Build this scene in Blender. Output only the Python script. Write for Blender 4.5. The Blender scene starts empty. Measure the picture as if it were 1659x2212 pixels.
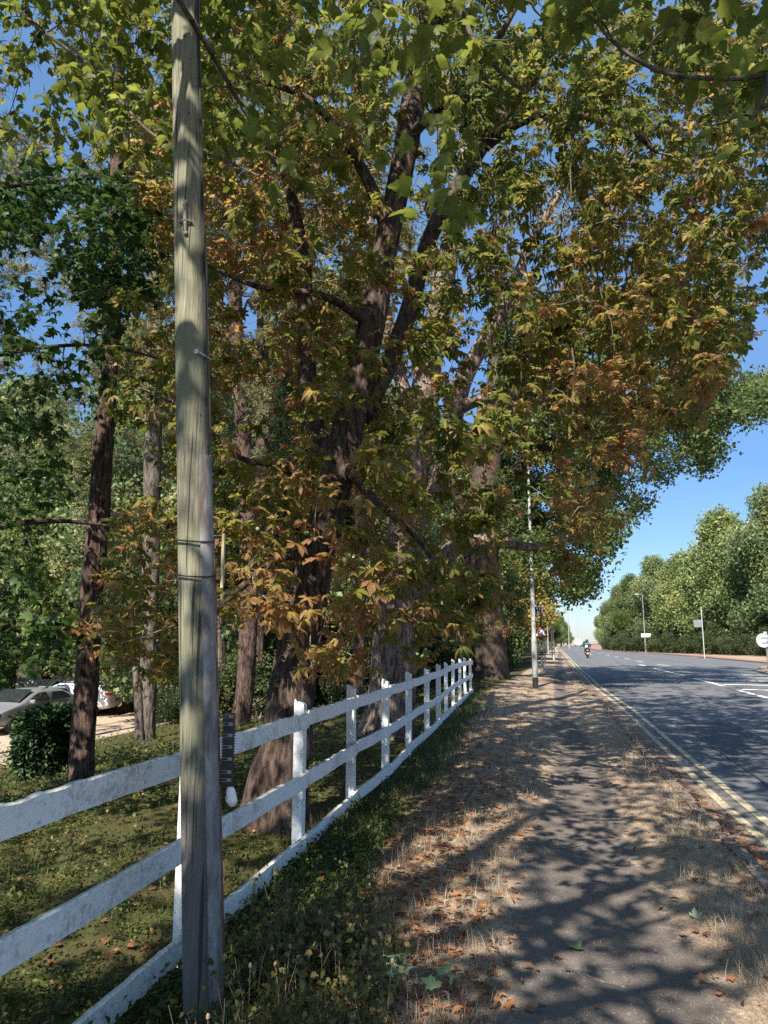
import bpy, math, random
import numpy as np
from mathutils import Vector, Matrix, noise as mnoise
random.seed(7); RNG = np.random.default_rng(7)
sc = bpy.context.scene; COL = sc.collection
# ------------------------------------------------------------------ camera, sky, sun, exposure
F, CX, CY, H = 1597., 829.5, 1106., 1.6          # photograph measured on a 1659 x 2212 grid
PITCH = math.atan((1384 - CY) / F)
YAW = math.atan((1212 - CX) / (F / math.cos(PITCH)))
cam = bpy.data.cameras.new('camera'); camo = bpy.data.objects.new('camera', cam); COL.objects.link(camo)
cam.sensor_fit = 'VERTICAL'; cam.sensor_height = 36.0; cam.lens = 36.0 * F / 2212.
cam.clip_start = .05; cam.clip_end = 3000
camo.location = (0, 0, H); camo.rotation_euler = (math.pi / 2 + PITCH, 0, YAW)
sc.camera = camo
SUN_EL, SUN_AZ = math.radians(47), math.radians(9)   # light travels toward +Y, a little to the right
w = bpy.data.worlds.new('World'); sc.world = w; w.use_nodes = True
nt = w.node_tree; bgn = nt.nodes['Background']; sky = nt.nodes.new('ShaderNodeTexSky')
sky.sky_type = 'NISHITA'; sky.sun_disc = False; sky.sun_elevation = SUN_EL; sky.sun_rotation = math.pi + SUN_AZ
sky.air_density = 1.0; sky.dust_density = .2; sky.ozone_density = 2.5
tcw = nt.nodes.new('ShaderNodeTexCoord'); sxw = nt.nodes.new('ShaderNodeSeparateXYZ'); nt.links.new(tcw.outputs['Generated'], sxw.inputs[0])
rw = nt.nodes.new('ShaderNodeValToRGB'); nt.links.new(sxw.outputs['Z'], rw.inputs[0]); e_ = rw.color_ramp.elements   # dims the low sky in view, brightens the unseen zenith as added fill light
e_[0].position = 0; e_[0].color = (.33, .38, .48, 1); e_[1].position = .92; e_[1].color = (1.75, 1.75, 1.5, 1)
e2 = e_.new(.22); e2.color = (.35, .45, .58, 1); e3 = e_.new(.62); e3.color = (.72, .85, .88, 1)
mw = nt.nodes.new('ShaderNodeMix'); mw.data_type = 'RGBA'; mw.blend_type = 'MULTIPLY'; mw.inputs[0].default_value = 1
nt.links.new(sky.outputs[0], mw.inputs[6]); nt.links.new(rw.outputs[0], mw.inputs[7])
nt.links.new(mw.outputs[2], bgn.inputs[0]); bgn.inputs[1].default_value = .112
sl = bpy.data.lights.new('sun', 'SUN'); sl.energy = 5.0; sl.angle = math.radians(.5); sl.color = (1, .925, .80)
slo = bpy.data.objects.new('sun', sl); COL.objects.link(slo)
SD = Vector((math.sin(SUN_AZ) * math.cos(SUN_EL), math.cos(SUN_AZ) * math.cos(SUN_EL), -math.sin(SUN_EL)))
slo.rotation_euler = SD.to_track_quat('-Z', 'Y').to_euler(); slo.location = (-5, -30, 40)
sc.view_settings.view_transform = 'Standard'; sc.view_settings.look = 'None'
sc.view_settings.exposure = 1.33; sc.view_settings.gamma = 1
sc.cycles.max_bounces = 8; sc.cycles.diffuse_bounces = 4; sc.cycles.transmission_bounces = 5
sc.cycles.use_denoising = False
# ------------------------------------------------------------------ measuring helpers
fw = np.array([-math.sin(YAW) * math.cos(PITCH), math.cos(YAW) * math.cos(PITCH), math.sin(PITCH)])
rt = np.array([math.cos(YAW), math.sin(YAW), 0.]); up = np.cross(rt, fw)
def ray(px, py): return fw + rt * (px - CX) / F - up * (py - CY) / F
def at(px, py, Y):
    d = ray(px, py); return np.array([0, 0, H]) + d * (Y / d[1])
def flat(px, py, z=0.):
    d = ray(px, py); return np.array([0, 0, H]) + d * ((z - H) / d[2])
def proj(P):
    v = np.asarray(P, float) - [0, 0, H]; z = v @ fw
    return CX + F * (v @ rt) / z, CY - F * (v @ up) / z, z
KL = np.array([(-60, 1.45), (0, 1.42), (6.1, 1.37), (8.6, 1.28), (13.5, 1.19), (20, 1.12), (31, .78), (60, .38), (100, .0), (167, -.85), (216, .6), (300, 5), (420, 16), (900, 60)])
KR = np.array([(-60, 19), (30, 18), (50, 16.5), (61, 14.8), (80, 13.9), (98, 12.6), (115, 9.5), (133, 6.4), (167, 5.6), (216, 7), (300, 11.5), (420, 22.5), (900, 67)])
FX = np.array([(-6, -1.85), (3, -1.88), (5.4, -1.97), (7.4, -2.03), (9, -2.06), (10.8, -2.13), (12.6, -2.18), (14.4, -2.28), (16.2, -2.4), (18, -2.5), (19.8, -2.58), (21.6, -2.66), (24.5, -2.75), (60, -3.4), (400, -12)])
def kl(y): return np.interp(y, KL[:, 0], KL[:, 1])
def kr(y): return np.interp(y, KR[:, 0], KR[:, 1])
def fx(y): return np.interp(y, FX[:, 0], FX[:, 1])
def sstep(a, b, x):
    t = np.clip((x - a) / (b - a), 0, 1); return t * t * (3 - 2 * t)
def vn(x, y, s, seed=0):      # cheap smooth value noise, vectorised, -1..1
    x = np.asarray(x, float) * s + seed * 17.3; y = np.asarray(y, float) * s + seed * 5.7
    xi = np.floor(x); yi = np.floor(y); xf = x - xi; yf = y - yi
    def h(a, b): 
        v = np.sin(a * 127.1 + b * 311.7 + seed * 74.7) * 43758.5453
        return (v - np.floor(v)) * 2 - 1
    u = xf * xf * (3 - 2 * xf); v = yf * yf * (3 - 2 * yf)
    return (h(xi, yi) * (1 - u) + h(xi + 1, yi) * u) * (1 - v) + (h(xi, yi + 1) * (1 - u) + h(xi + 1, yi + 1) * u) * v
def terr(x, y):
    x = np.asarray(x, float); y = np.asarray(y, float)
    f = fx(y)
    z = -1.5 * sstep(0, 1, (f - .4 - x) / 14.)
    z = z + .38 * np.exp(-((x + 3.6) ** 2 / 6 + (y - 29) ** 2 / 22))
    z = z - .06 * np.exp(-((x - f) / .55) ** 2) + .02 * np.exp(-((x - f - .9) / .4) ** 2)
    z = z + .018 * vn(x, y, 2.1, 1) + .010 * vn(x, y, 6.3, 2) + .005 * vn(x, y, 15, 3)
    z = z - .045 * np.exp(-((x - .2) / .45) ** 4)
    lft = sstep(kl(y) - .32, kl(y) - .12, x); z = z * (1 - lft) - .03 * lft
    inn = sstep(kl(y) - .08, kl(y) - .05, x) * (1 - sstep(kr(y) + .05, kr(y) + .08, x))
    out = (x > kr(y))
    return np.where(inn > 0, -.03 - .17 * inn, z)
def T(x, y): return float(terr(x, y))
def hit(px, py):
    d = ray(px, py); t = 1.
    for k in range(4000):
        p = np.array([0, 0, H]) + d * t
        if p[2] <= T(p[0], p[1]): return p
        t += .03
    return p
# ------------------------------------------------------------------ object helpers
def tag(o, label=None, cat=None, group=None, kind=None):
    if label: o['label'] = label
    if cat: o['category'] = cat
    if group: o['group'] = group
    if kind: o['kind'] = kind
    return o
def thing(name, loc, label, cat, group=None, rz=0):
    o = bpy.data.objects.new(name, None); COL.objects.link(o); o.location = loc; o.rotation_euler = (0, 0, rz)
    o.empty_display_size = .2
    return tag(o, label, cat, group)
def wmat(o):
    m = Matrix.LocRotScale(o.location, o.rotation_euler, o.scale)
    return wmat(o.parent) @ o.matrix_parent_inverse @ m if o.parent else m
def link(name, me, parent=None, mat=None):
    o = bpy.data.objects.new(name, me); COL.objects.link(o)
    if mat is not None: me.materials.append(mat)
    if parent is not None:
        o.parent = parent; o.matrix_parent_inverse = wmat(parent).inverted()   # part meshes are written in world space
    return o
def copy_tree(o, parent=None):
    c = o.copy(); COL.objects.link(c); c.parent = parent
    for ch in o.children: copy_tree(ch, c)
    return c
def np_mesh(name, V, Fc, smooth=False, attrs=None, mats=None):
    """V (n,3); Fc (m,k) array of same-size faces"""
    me = bpy.data.meshes.new(name); V = np.ascontiguousarray(V, np.float32); Fc = np.ascontiguousarray(Fc, np.int32)
    m, k = Fc.shape
    me.vertices.add(len(V)); me.vertices.foreach_set('co', V.ravel())
    me.loops.add(m * k); me.loops.foreach_set('vertex_index', Fc.ravel())
    me.polygons.add(m); me.polygons.foreach_set('loop_start', np.arange(0, m * k, k, dtype=np.int32))
    if smooth: me.polygons.foreach_set('use_smooth', np.ones(m, bool))
    for an, av in (attrs or {}).items():
        a = me.attributes.new(an, 'FLOAT', 'POINT'); a.data.foreach_set('value', np.ascontiguousarray(av, np.float32))
    if mats is not None: me.polygons.foreach_set('material_index', np.ascontiguousarray(mats, np.int32))
    me.update(calc_edges=True); me.validate()
    return me
class MB:
    """collects quads/tris and builds one mesh"""
    def __init__(s): s.v = []; s.f = []
    def add(s, vs, fs):
        n = len(s.v); s.v += [tuple(map(float, p)) for p in vs]; s.f += [tuple(i + n for i in f) for f in fs]; return s
    def box(s, c, d, rz=0, bev=0, rot=None):
        x, y, z = [k / 2 for k in d]
        vs = [Vector((a * x, b * y, e * z)) for a in (-1, 1) for b in (-1, 1) for e in (-1, 1)]
        M = rot if rot is not None else Matrix.Rotation(rz, 3, 'Z')
        vs = [M @ v + Vector(c) for v in vs]
        return s.add(vs, [(0, 1, 3, 2), (4, 6, 7, 5), (0, 4, 5, 1), (2, 3, 7, 6), (0, 2, 6, 4), (1, 5, 7, 3)])
    def tube(s, pts, rad, n=8, cap=True):
        P = [Vector(p) for p in pts]; R = list(rad) if hasattr(rad, '__len__') else [rad] * len(P)
        t0 = (P[1] - P[0]).normalized(); nrm = t0.orthogonal().normalized(); rings = []
        for i, p in enumerate(P):
            t = (P[min(i + 1, len(P) - 1)] - P[max(i - 1, 0)]).normalized()
            nrm = (nrm - t * nrm.dot(t)).normalized(); b = t.cross(nrm)
            rings.append([p + (nrm * math.cos(2 * math.pi * j / n) + b * math.sin(2 * math.pi * j / n)) * R[i] for j in range(n)])
        vs = [q for r in rings for q in r]; fs = []
        for i in range(len(P) - 1):
            for j in range(n):
                a = i * n + j; b2 = i * n + (j + 1) % n; fs.append((a, b2, b2 + n, a + n))
        if cap: fs.append(tuple(range(n - 1, -1, -1))); fs.append(tuple((len(P) - 1) * n + j for j in range(n)))
        return s.add(vs, fs)
    def lathe(s, c, prof, n=16, axis='Z'):
        vs = []; fs = []
        for r, h in prof:
            for j in range(n):
                a = 2 * math.pi * j / n; q = (r * math.cos(a), r * math.sin(a), h)
                if axis == 'Y': q = (q[0], q[2], q[1])
                if axis == 'X': q = (q[2], q[0], q[1])
                vs.append(Vector(q) + Vector(c))
        for i in range(len(prof) - 1):
            for j in range(n):
                a = i * n + j; b = i * n + (j + 1) % n; fs.append((a, b, b + n, a + n))
        fs.append(tuple(range(n - 1, -1, -1))); fs.append(tuple((len(prof) - 1) * n + j for j in range(n)))
        return s.add(vs, fs)
    def build(s, name, mat=None, parent=None, smooth=False, bevel=0):
        me = bpy.data.meshes.new(name); me.from_pydata(s.v, [], s.f); me.update()
        if smooth: me.polygons.foreach_set('use_smooth', np.ones(len(me.polygons), bool))
        o = link(name, me, parent, mat)
        if bevel:
            m = o.modifiers.new('bevel', 'BEVEL'); m.width = bevel; m.segments = 2; m.limit_method = 'ANGLE'
        if smooth:
            try: me.set_sharp_from_angle(angle=math.radians(42))
            except Exception: pass
        return o
# ------------------------------------------------------------------ materials
def newmat(name):
    m = bpy.data.materials.new(name); m.use_nodes = True; n = m.node_tree; n.nodes.clear()
    return m, n
def N(n, t, **kw):
    o = n.nodes.new(t)
    for k, v in kw.items():
        if k in ('operation', 'blend_type', 'data_type', 'attribute_name', 'attribute_type', 'wave_type', 'bands_direction', 'feature', 'interpolation', 'noise_dimensions'): setattr(o, k, v)
        else: o.inputs[k].default_value = v
    return o
def ramp(n, stops, fac, interp='LINEAR'):
    r = n.nodes.new('ShaderNodeValToRGB'); r.color_ramp.interpolation = interp
    e = r.color_ramp.elements
    while len(e) < len(stops): e.new(.5)
    for i, (p, c) in enumerate(stops):
        e[i].position = p; e[i].color = (*c, 1) if len(c) == 3 else c
    n.links.new(fac, r.inputs[0]); return r.outputs[0]
def mix(n, fac, a, b, mode='MIX'):
    m = n.nodes.new('ShaderNodeMix'); m.data_type = 'RGBA'; m.blend_type = mode
    for sck, v in ((m.inputs[0], fac), (m.inputs[6], a), (m.inputs[7], b)):
        if hasattr(v, 'links'): n.links.new(v, sck)
        elif isinstance(v, (int, float)): sck.default_value = v
        else: sck.default_value = (*v, 1)
    return m.outputs[2]
def mth(n, op, a, b=0.):
    m = n.nodes.new('ShaderNodeMath'); m.operation = op
    for sck, v in ((m.inputs[0], a), (m.inputs[1], b)):
        if hasattr(v, 'links'): n.links.new(v, sck)
        else: sck.default_value = v
    return m.outputs[0]
def coords(n, scale=(1, 1, 1), kind='Object'):
    t = n.nodes.new('ShaderNodeTexCoord'); mp = n.nodes.new('ShaderNodeMapping'); mp.inputs['Scale'].default_value = scale
    n.links.new(t.outputs[kind], mp.inputs[0]); return mp.outputs[0]
def noisef(n, vec, scale, detail=4, rough=.55, dist=0):
    t = N(n, 'ShaderNodeTexNoise', Scale=scale, Detail=detail, Roughness=rough, Distortion=dist)
    n.links.new(vec, t.inputs['Vector']); return t.outputs['Fac']
def attr(n, name):
    a = n.nodes.new('ShaderNodeAttribute'); a.attribute_name = name; return a.outputs['Fac']
def finish(n, col, rough=.8, bump=None, bstr=.3, bdist=.01, metal=0, spec=.4, extra=None):
    b = n.nodes.new('ShaderNodeBsdfPrincipled'); o = n.nodes.new('ShaderNodeOutputMaterial')
    for sck, v in ((b.inputs['Base Color'], col), (b.inputs['Roughness'], rough)):
        if hasattr(v, 'links'): n.links.new(v, sck)
        elif isinstance(v, (int, float)): sck.default_value = v
        else: sck.default_value = (*v, 1)
    b.inputs['Metallic'].default_value = metal; b.inputs['Specular IOR Level'].default_value = spec
    if bump is not None:
        bp = n.nodes.new('ShaderNodeBump'); bp.inputs['Strength'].default_value = bstr; bp.inputs['Distance'].default_value = bdist
        n.links.new(bump, bp.inputs['Height']); n.links.new(bp.outputs[0], b.inputs['Normal'])
    n.links.new(b.outputs[0], o.inputs[0]); return b
def plain(name, col, rough=.6, var=.15, scale=20, metal=0, spec=.4, bump=.1):
    m, n = newmat(name); f = noisef(n, coords(n), scale)
    c2 = [max(0, k * (1 - var)) for k in col]; c1 = [min(1, k * (1 + var)) for k in col]
    finish(n, ramp(n, [(.3, c2), (.7, c1)], f), rough, f, bump, .004, metal, spec); return m
def leafmat(name, stops, trans=.42, edge=None, veins=False):
    """tint attribute picks the leaf's own colour; 'along' runs stem to tip"""
    m, n = newmat(name); t = attr(n, 'tint'); c = ramp(n, stops, t)
    nz = noisef(n, coords(n, kind='Object'), 45, 3)
    c = mix(n, mth(n, 'MULTIPLY', nz, .35), c, (.02, .03, .005), 'MIX')
    if edge:
        al = attr(n, 'along'); s = mth(n, 'ADD', al, mth(n, 'MULTIPLY', mth(n, 'SUBTRACT', nz, .5), 1.2))
        s = mth(n, 'ADD', s, mth(n, 'MULTIPLY', mth(n, 'SUBTRACT', t, .5), 1.1))
        k = ramp(n, [(.62, (0, 0, 0)), (.85, (1, 1, 1))], s); c = mix(n, k, c, edge)
    bs = n.nodes.new('ShaderNodeBsdfPrincipled'); bs.inputs['Roughness'].default_value = .5; bs.inputs['Specular IOR Level'].default_value = .25
    tr = n.nodes.new('ShaderNodeBsdfTranslucent'); hs = n.nodes.new('ShaderNodeHueSaturation')
    hs.inputs['Saturation'].default_value = .98; hs.inputs['Value'].default_value = 2.0; hs.inputs['Hue'].default_value = .49
    n.links.new(c, bs.inputs['Base Color']); n.links.new(c, hs.inputs['Color']); n.links.new(hs.outputs[0], tr.inputs[0])
    mx = n.nodes.new('ShaderNodeMixShader'); mx.inputs[0].default_value = trans
    n.links.new(bs.outputs[0], mx.inputs[1]); n.links.new(tr.outputs[0], mx.inputs[2])
    o = n.nodes.new('ShaderNodeOutputMaterial'); n.links.new(mx.outputs[0], o.inputs[0]); return m
def barkmat(name, dark, light, sc_=(24, 24, 5.5), moss=None, bstr=1.):
    m, n = newmat(name); v = coords(n, sc_); f = noisef(n, v, 1.0, 8, .7, .25); f2 = noisef(n, coords(n), 3, 4)
    c = ramp(n, [(.42, dark), (.5, [(a + b) / 2 for a, b in zip(dark, light)]), (.60, light)], f)
    c = mix(n, mth(n, 'MULTIPLY', f2, .6), c, dark)
    if moss: c = mix(n, ramp(n, [(.52, (0, 0, 0)), (.7, (.7, .7, .7))], f2), c, moss)
    finish(n, c, .9, f, bstr, .035, spec=.2); return m
M = {}
M['bark_chestnut'] = barkmat('bark_chestnut', (.028, .019, .015), (.165, .118, .095))
M['bark_pine'] = barkmat('bark_pine', (.024, .015, .012), (.19, .125, .105), (30, 30, 6.5))
M['bark_grey'] = barkmat('bark_grey', (.045, .036, .03), (.22, .185, .155))
M['bark_pale'] = barkmat('bark_pale', (.075, .055, .046), (.40, .31, .265))
M['bark_dark'] = barkmat('bark_dark', (.03, .022, .017), (.13, .10, .08))
M['twig'] = barkmat('twig_bark', (.05, .038, .03), (.20, .16, .13), (30, 30, 30), bstr=.2)
M['twig_pale'] = barkmat('twig_pale_bark', (.10, .085, .07), (.34, .29, .24), (30, 30, 30), bstr=.2)
M['leaf_chestnut'] = leafmat('leaf_chestnut', [(0, (.085, .112, .024)), (.48, (.18, .19, .034)), (.80, (.35, .31, .06)), (.95, (.38, .22, .06)), (1, (.30, .11, .04))], .48, (.24, .14, .06))
M['leaf_rust'] = leafmat('leaf_rust', [(0, (.11, .11, .026)), (.45, (.25, .21, .045)), (.8, (.38, .20, .055)), (1, (.42, .11, .04))], .48, (.30, .13, .055))
M['leaf_maple'] = leafmat('leaf_maple', [(0, (.080, .105, .018)), (.6, (.135, .165, .028)), (.93, (.22, .24, .045)), (1, (.28, .27, .05))], .48)
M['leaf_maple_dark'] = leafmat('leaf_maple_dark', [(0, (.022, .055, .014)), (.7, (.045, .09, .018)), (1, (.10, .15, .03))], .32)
M['leaf_oak'] = leafmat('leaf_oak', [(0, (.045, .078, .022)), (.6, (.11, .155, .045)), (1, (.22, .26, .07))], .38)
M['leaf_road'] = leafmat('leaf_road', [(0, (.085, .13, .060)), (.5, (.165, .225, .095)), (.85, (.32, .34, .14)), (1, (.40, .31, .15))], .3)
M['leaf_roadyellow'] = leafmat('leaf_roadyellow', [(0, (.11, .16, .06)), (.5, (.21, .27, .09)), (.9, (.33, .34, .13)), (1, (.42, .28, .11))], .3)
M['leaf_yellow'] = leafmat('leaf_yellow', [(0, (.10, .10, .02)), (.4, (.22, .19, .04)), (1, (.36, .26, .06))], .36)
M['leaf_laurel'] = leafmat('leaf_laurel', [(0, (.010, .028, .008)), (.8, (.02, .05, .014)), (1, (.06, .11, .03))], .12)
M['leaf_hedge'] = leafmat('leaf_hedge', [(0, (.03, .045, .018)), (.7, (.06, .085, .03)), (1, (.15, .17, .05))], .25)
M['needle'] = leafmat('needle', [(0, (.085, .10, .045)), (.6, (.19, .19, .09)), (1, (.36, .33, .18))], .2)
M['grass_dry'] = leafmat('grass_dry', [(0, (.17, .13, .095)), (.6, (.36, .285, .205)), (1, (.53, .45, .34))], .2)
M['grass_green'] = leafmat('grass_green', [(0, (.045, .065, .022)), (.5, (.085, .11, .035)), (.75, (.20, .19, .08)), (1, (.40, .32, .16))], .3)
M['ivy'] = leafmat('ivy_ground', [(0, (.022, .038, .010)), (.55, (.058, .080, .018)), (.8, (.15, .17, .035)), (.9, (.17, .11, .045)), (1, (.30, .15, .07))], .3)
M['litter'] = leafmat('litter', [(0, (.10, .045, .028)), (.5, (.24, .105, .055)), (.8, (.38, .155, .07)), (1, (.48, .34, .24))], .15)
M['weed'] = leafmat('weed', [(0, (.04, .05, .02)), (.4, (.085, .095, .03)), (.7, (.16, .145, .05)), (1, (.27, .19, .10))], .35)
M['pale_leaf'] = leafmat('pale_leaf', [(0, (.12, .20, .08)), (.6, (.30, .40, .24)), (1, (.42, .50, .36))], .25)
# ------------------------------------------------------------------ leaf templates (V, F, along)
def leaflet(L, W, ang, droop, fold=.12, t_list=(.38, .72)):
    t1, t2 = t_list
    P = [(0, 0, 0), (-.5 * W * .55, t1 * L, fold * W), (0, t1 * L, 0), (.5 * W * .55, t1 * L, fold * W),
         (-.5 * W, t2 * L, fold * W), (0, t2 * L, 0), (.5 * W, t2 * L, fold * W), (0, L, 0)]
    P = np.array(P, float); P[:, 2] -= droop * (P[:, 1] / L) ** 1.7 * L; P[:, 1] *= 1 - .25 * droop
    c, s = math.cos(ang), math.sin(ang); R = np.array([[c, -s, 0], [s, c, 0], [0, 0, 1]])
    Fc = [(0, 2, 1), (0, 3, 2), (1, 2, 5), (1, 5, 4), (2, 3, 6), (2, 6, 5), (4, 5, 7), (5, 6, 7)]
    return P @ R.T, np.array(Fc), np.array([0, .38, .3, .38, .8, .55, .8, 1])
def merge(parts):
    V = []; Fc = []; A = []; n = 0
    for v, f, a in parts: V.append(v); Fc.append(f + n); A.append(a); n += len(v)
    return np.vstack(V), np.vstack(Fc), np.concatenate(A)
def chestnut_leaf(seed):
    r = random.Random(seed); parts = []
    k = r.choice([5, 6, 7]); curl = seed % 4 == 3
    for i in range(k):
        u = (i - (k - 1) / 2) / ((k - 1) / 2); L = .185 * (1 - .38 * abs(u) ** 1.5) * r.uniform(.8, 1.15)
        parts.append(leaflet(L, L * (.32 if curl else .45) * r.uniform(.8, 1.15), u * 1.95 + r.uniform(-.2, .2), r.uniform(.5, .9) if curl else r.uniform(.05, .65), r.uniform(.4, .9) if curl else r.uniform(.05, .4)))
    return merge(parts)
CHEST = [chestnut_leaf(s) for s in range(9)]
def maple_leaf(seed, hi=True):
    r = random.Random(seed)
    if hi: ol = [(0, .0), (-.16, -.03), (-.30, .02), (-.42, .12), (-.36, .20), (-.40, .30), (-.52, .46), (-.38, .45), (-.34, .52), (-.22, .46), (-.20, .60), (-.13, .72), (-.10, .86), (0, 1.0)]
    else: ol = [(0, 0), (-.32, .02), (-.40, .14), (-.30, .26), (-.50, .48), (-.20, .50), (-.14, .72), (0, 1.0)]
    full = ol + [(-x, y) for x, y in ol[-2:0:-1]]
    V = [(0, .33, 0)]; A = [.2]; b1 = r.uniform(-.5, .7); b2 = r.uniform(.1, .9)
    for x, y in full:
        x *= r.uniform(.93, 1.07); d = math.hypot(x, y - .33)
        V.append((x, y, -b2 * d * d + b1 * x * x * .6 + r.uniform(-.03, .03))); A.append(min(1, d * 1.4))
    k = len(full); Fc = [(0, 1 + i, 1 + (i + 1) % k) for i in range(k)]
    return np.array(V) * .125, np.array(Fc), np.array(A)
MAPLE = [maple_leaf(s) for s in range(6)]; MAPLE_LO = [maple_leaf(s, False) for s in range(5)]
def cluster(seed, k, L, W, R):      # k small bent leaves around a point
    r = np.random.default_rng(seed); parts = []
    for i in range(k):
        l = L * r.uniform(.7, 1.2); wv = W * r.uniform(.8, 1.2)
        v = np.array([(0, 0, 0), (-wv / 2, l * .55, 0), (wv / 2, l * .55, 0), (0, l, 0)]); v[3, 2] -= .25 * l; v[0, 2] -= .1 * l
        a, b, c = r.uniform(0, 6.28), r.normal(0, .6), r.normal(0, .6)
        Mx = np.array(Matrix.Rotation(a, 3, 'Z') @ Matrix.Rotation(b, 3, 'X') @ Matrix.Rotation(c, 3, 'Y'))
        parts.append((v @ Mx.T + r.normal(0, R, 3), np.array([(0, 2, 1), (1, 2, 3)]), np.array([0, .5, .5, 1])))
    return merge(parts)
CL_OAK = [cluster(s, 7, .135, .085, .13) for s in range(5)]
CL_FAR = [cluster(s + 20, 7, .26, .17, .26) for s in range(5)]
CL_SMALL = [cluster(s + 40, 6, .055, .035, .05) for s in range(5)]
def needle_tuft(seed):
    r = np.random.default_rng(seed); parts = []
    for i in range(16):
        d = r.normal(0, 1, 3); d[2] = abs(d[2]) + .5; d /= np.linalg.norm(d); l = .12 * r.uniform(.7, 1.2)
        s = np.cross(d, r.normal(0, 1, 3)); s /= np.linalg.norm(s); b = r.normal(0, .03, 3)
        parts.append((np.array([b - s * .009, b + s * .009, b + d * l]), np.array([(0, 1, 2)]), np.array([0, 0, 1])))
    return merge(parts)
NEED = [needle_tuft(s) for s in range(4)]
def laurel(seed):
    r = random.Random(seed); return merge([leaflet(.14 * r.uniform(.8, 1.1), .055, i * 1.26 + r.uniform(-.4, .4), r.uniform(0, .6), .2) for i in range(5)])
LAUR = [laurel(s) for s in range(4)]
def rotmats(dirs, roll, nrm_up=None):
    """columns: x, y(dir), z ; dirs (n,3) leaf direction; roll random around dir"""
    d = dirs / np.linalg.norm(dirs, axis=1, keepdims=True)
    u = np.tile([0., 0., 1.], (len(d), 1)); x = np.cross(d, u); ln = np.linalg.norm(x, axis=1, keepdims=True)
    x = np.where(ln > 1e-3, x / np.maximum(ln, 1e-6), [1., 0, 0]); z = np.cross(x, d)
    c, s = np.cos(roll)[:, None], np.sin(roll)[:, None]
    return np.stack([x * c + z * s, d, -x * s + z * c], axis=2)
def foliage(name, tmpls, P, D, scale, tint, mat, parent, roll=.5, loc=None, rng=RNG):
    """one mesh of leaves: P positions, D directions, scale, tint arrays"""
    P = np.asarray(P, float); n = len(P)
    if loc is not None: P = P - np.asarray(loc)
    R = rotmats(np.asarray(D, float), rng.normal(0, roll, n)); which = rng.integers(0, len(tmpls), n)
    VV = []; FF = []; TT = []; AA = []; base = 0
    for k, (tv, tf, ta) in enumerate(tmpls):
        ix = np.nonzero(which == k)[0]
        if not len(ix): continue
        v = np.einsum('nij,vj->nvi', R[ix], tv) * np.asarray(scale)[ix][:, None, None] + P[ix][:, None, :]
        f = tf[None] + (np.arange(len(ix)) * len(tv))[:, None, None] + base
        VV.append(v.reshape(-1, 3)); FF.append(f.reshape(-1, 3)); TT.append(np.repeat(np.asarray(tint)[ix], len(tv))); AA.append(np.tile(ta, len(ix)))
        base += len(ix) * len(tv)
    me = np_mesh(name, np.vstack(VV), np.vstack(FF), attrs={'tint': np.concatenate(TT), 'along': np.concatenate(AA)})
    return link(name, me, parent, mat)
# ------------------------------------------------------------------ trunks and branching
def spline(pts, step):
    P = np.array(pts, float); d = np.r_[0, np.cumsum(np.linalg.norm(np.diff(P[:, :3], axis=0), axis=1))]
    n = max(3, int(d[-1] / step)); out = []
    Q = np.vstack([2 * P[0] - P[1], P, 2 * P[-1] - P[-2]])
    for s in np.linspace(0, d[-1], n):
        i = min(len(P) - 2, max(0, np.searchsorted(d, s, 'right') - 1)); t = (s - d[i]) / (d[i + 1] - d[i])
        a, b, c, e = Q[i], Q[i + 1], Q[i + 2], Q[i + 3]
        out.append(.5 * ((2 * b) + (-a + c) * t + (2 * a - 5 * b + 4 * c - e) * t * t + (-a + 3 * b - 3 * c + e) * t ** 3))
    return np.array(out)
def limb(mb, pts, n=20, step=.12, rough=.06, freq=(5, 1.2), flare=0, seed=0, knots=0):
    """pts rows x,y,z,r: furrowed tapering tube; returns sampled rows"""
    S = spline(pts, step); P = [Vector(p[:3]) for p in S]; R = np.maximum(S[:, 3], .004)
    t0 = (P[1] - P[0]).normalized(); nr = t0.orthogonal().normalized(); vs = []
    z0 = S[0, 2]
    for i, p in enumerate(P):
        t = (P[min(i + 1, len(P) - 1)] - P[max(i - 1, 0)]).normalized(); nr = (nr - t * nr.dot(t)).normalized(); b = t.cross(nr)
        for j in range(n):
            a = 2 * math.pi * j / n; d = nr * math.cos(a) + b * math.sin(a); q = p + d * R[i]
            k = mnoise.noise(Vector((d.x * freq[0] + seed, d.y * freq[0], d.z * freq[0] * .4 + i * step * freq[1])))
            k2 = mnoise.noise(Vector((d.x * 1.3, d.y * 1.3 + seed, i * step * .8)))
            ridge = 1 - abs(k) * 2.2
            rr = R[i] * (1 + rough * ridge + .10 * k2)
            if flare:
                fl = math.exp(-max(0, p.z - z0) / .28); rr *= 1 + flare * fl * (1 + .55 * math.sin(a * 5 + seed + .6 * math.sin(a * 2)))
            vs.append(p + d * rr)
    fs = []
    for i in range(len(P) - 1):
        for j in range(n):
            a = i * n + j; b2 = i * n + (j + 1) % n; fs.append((a, b2, b2 + n, a + n))
    fs.append(tuple(reversed(range(n)))); fs.append(tuple((len(P) - 1) * n + j for j in range(n)))
    mb.add(vs, fs); return S
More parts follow.
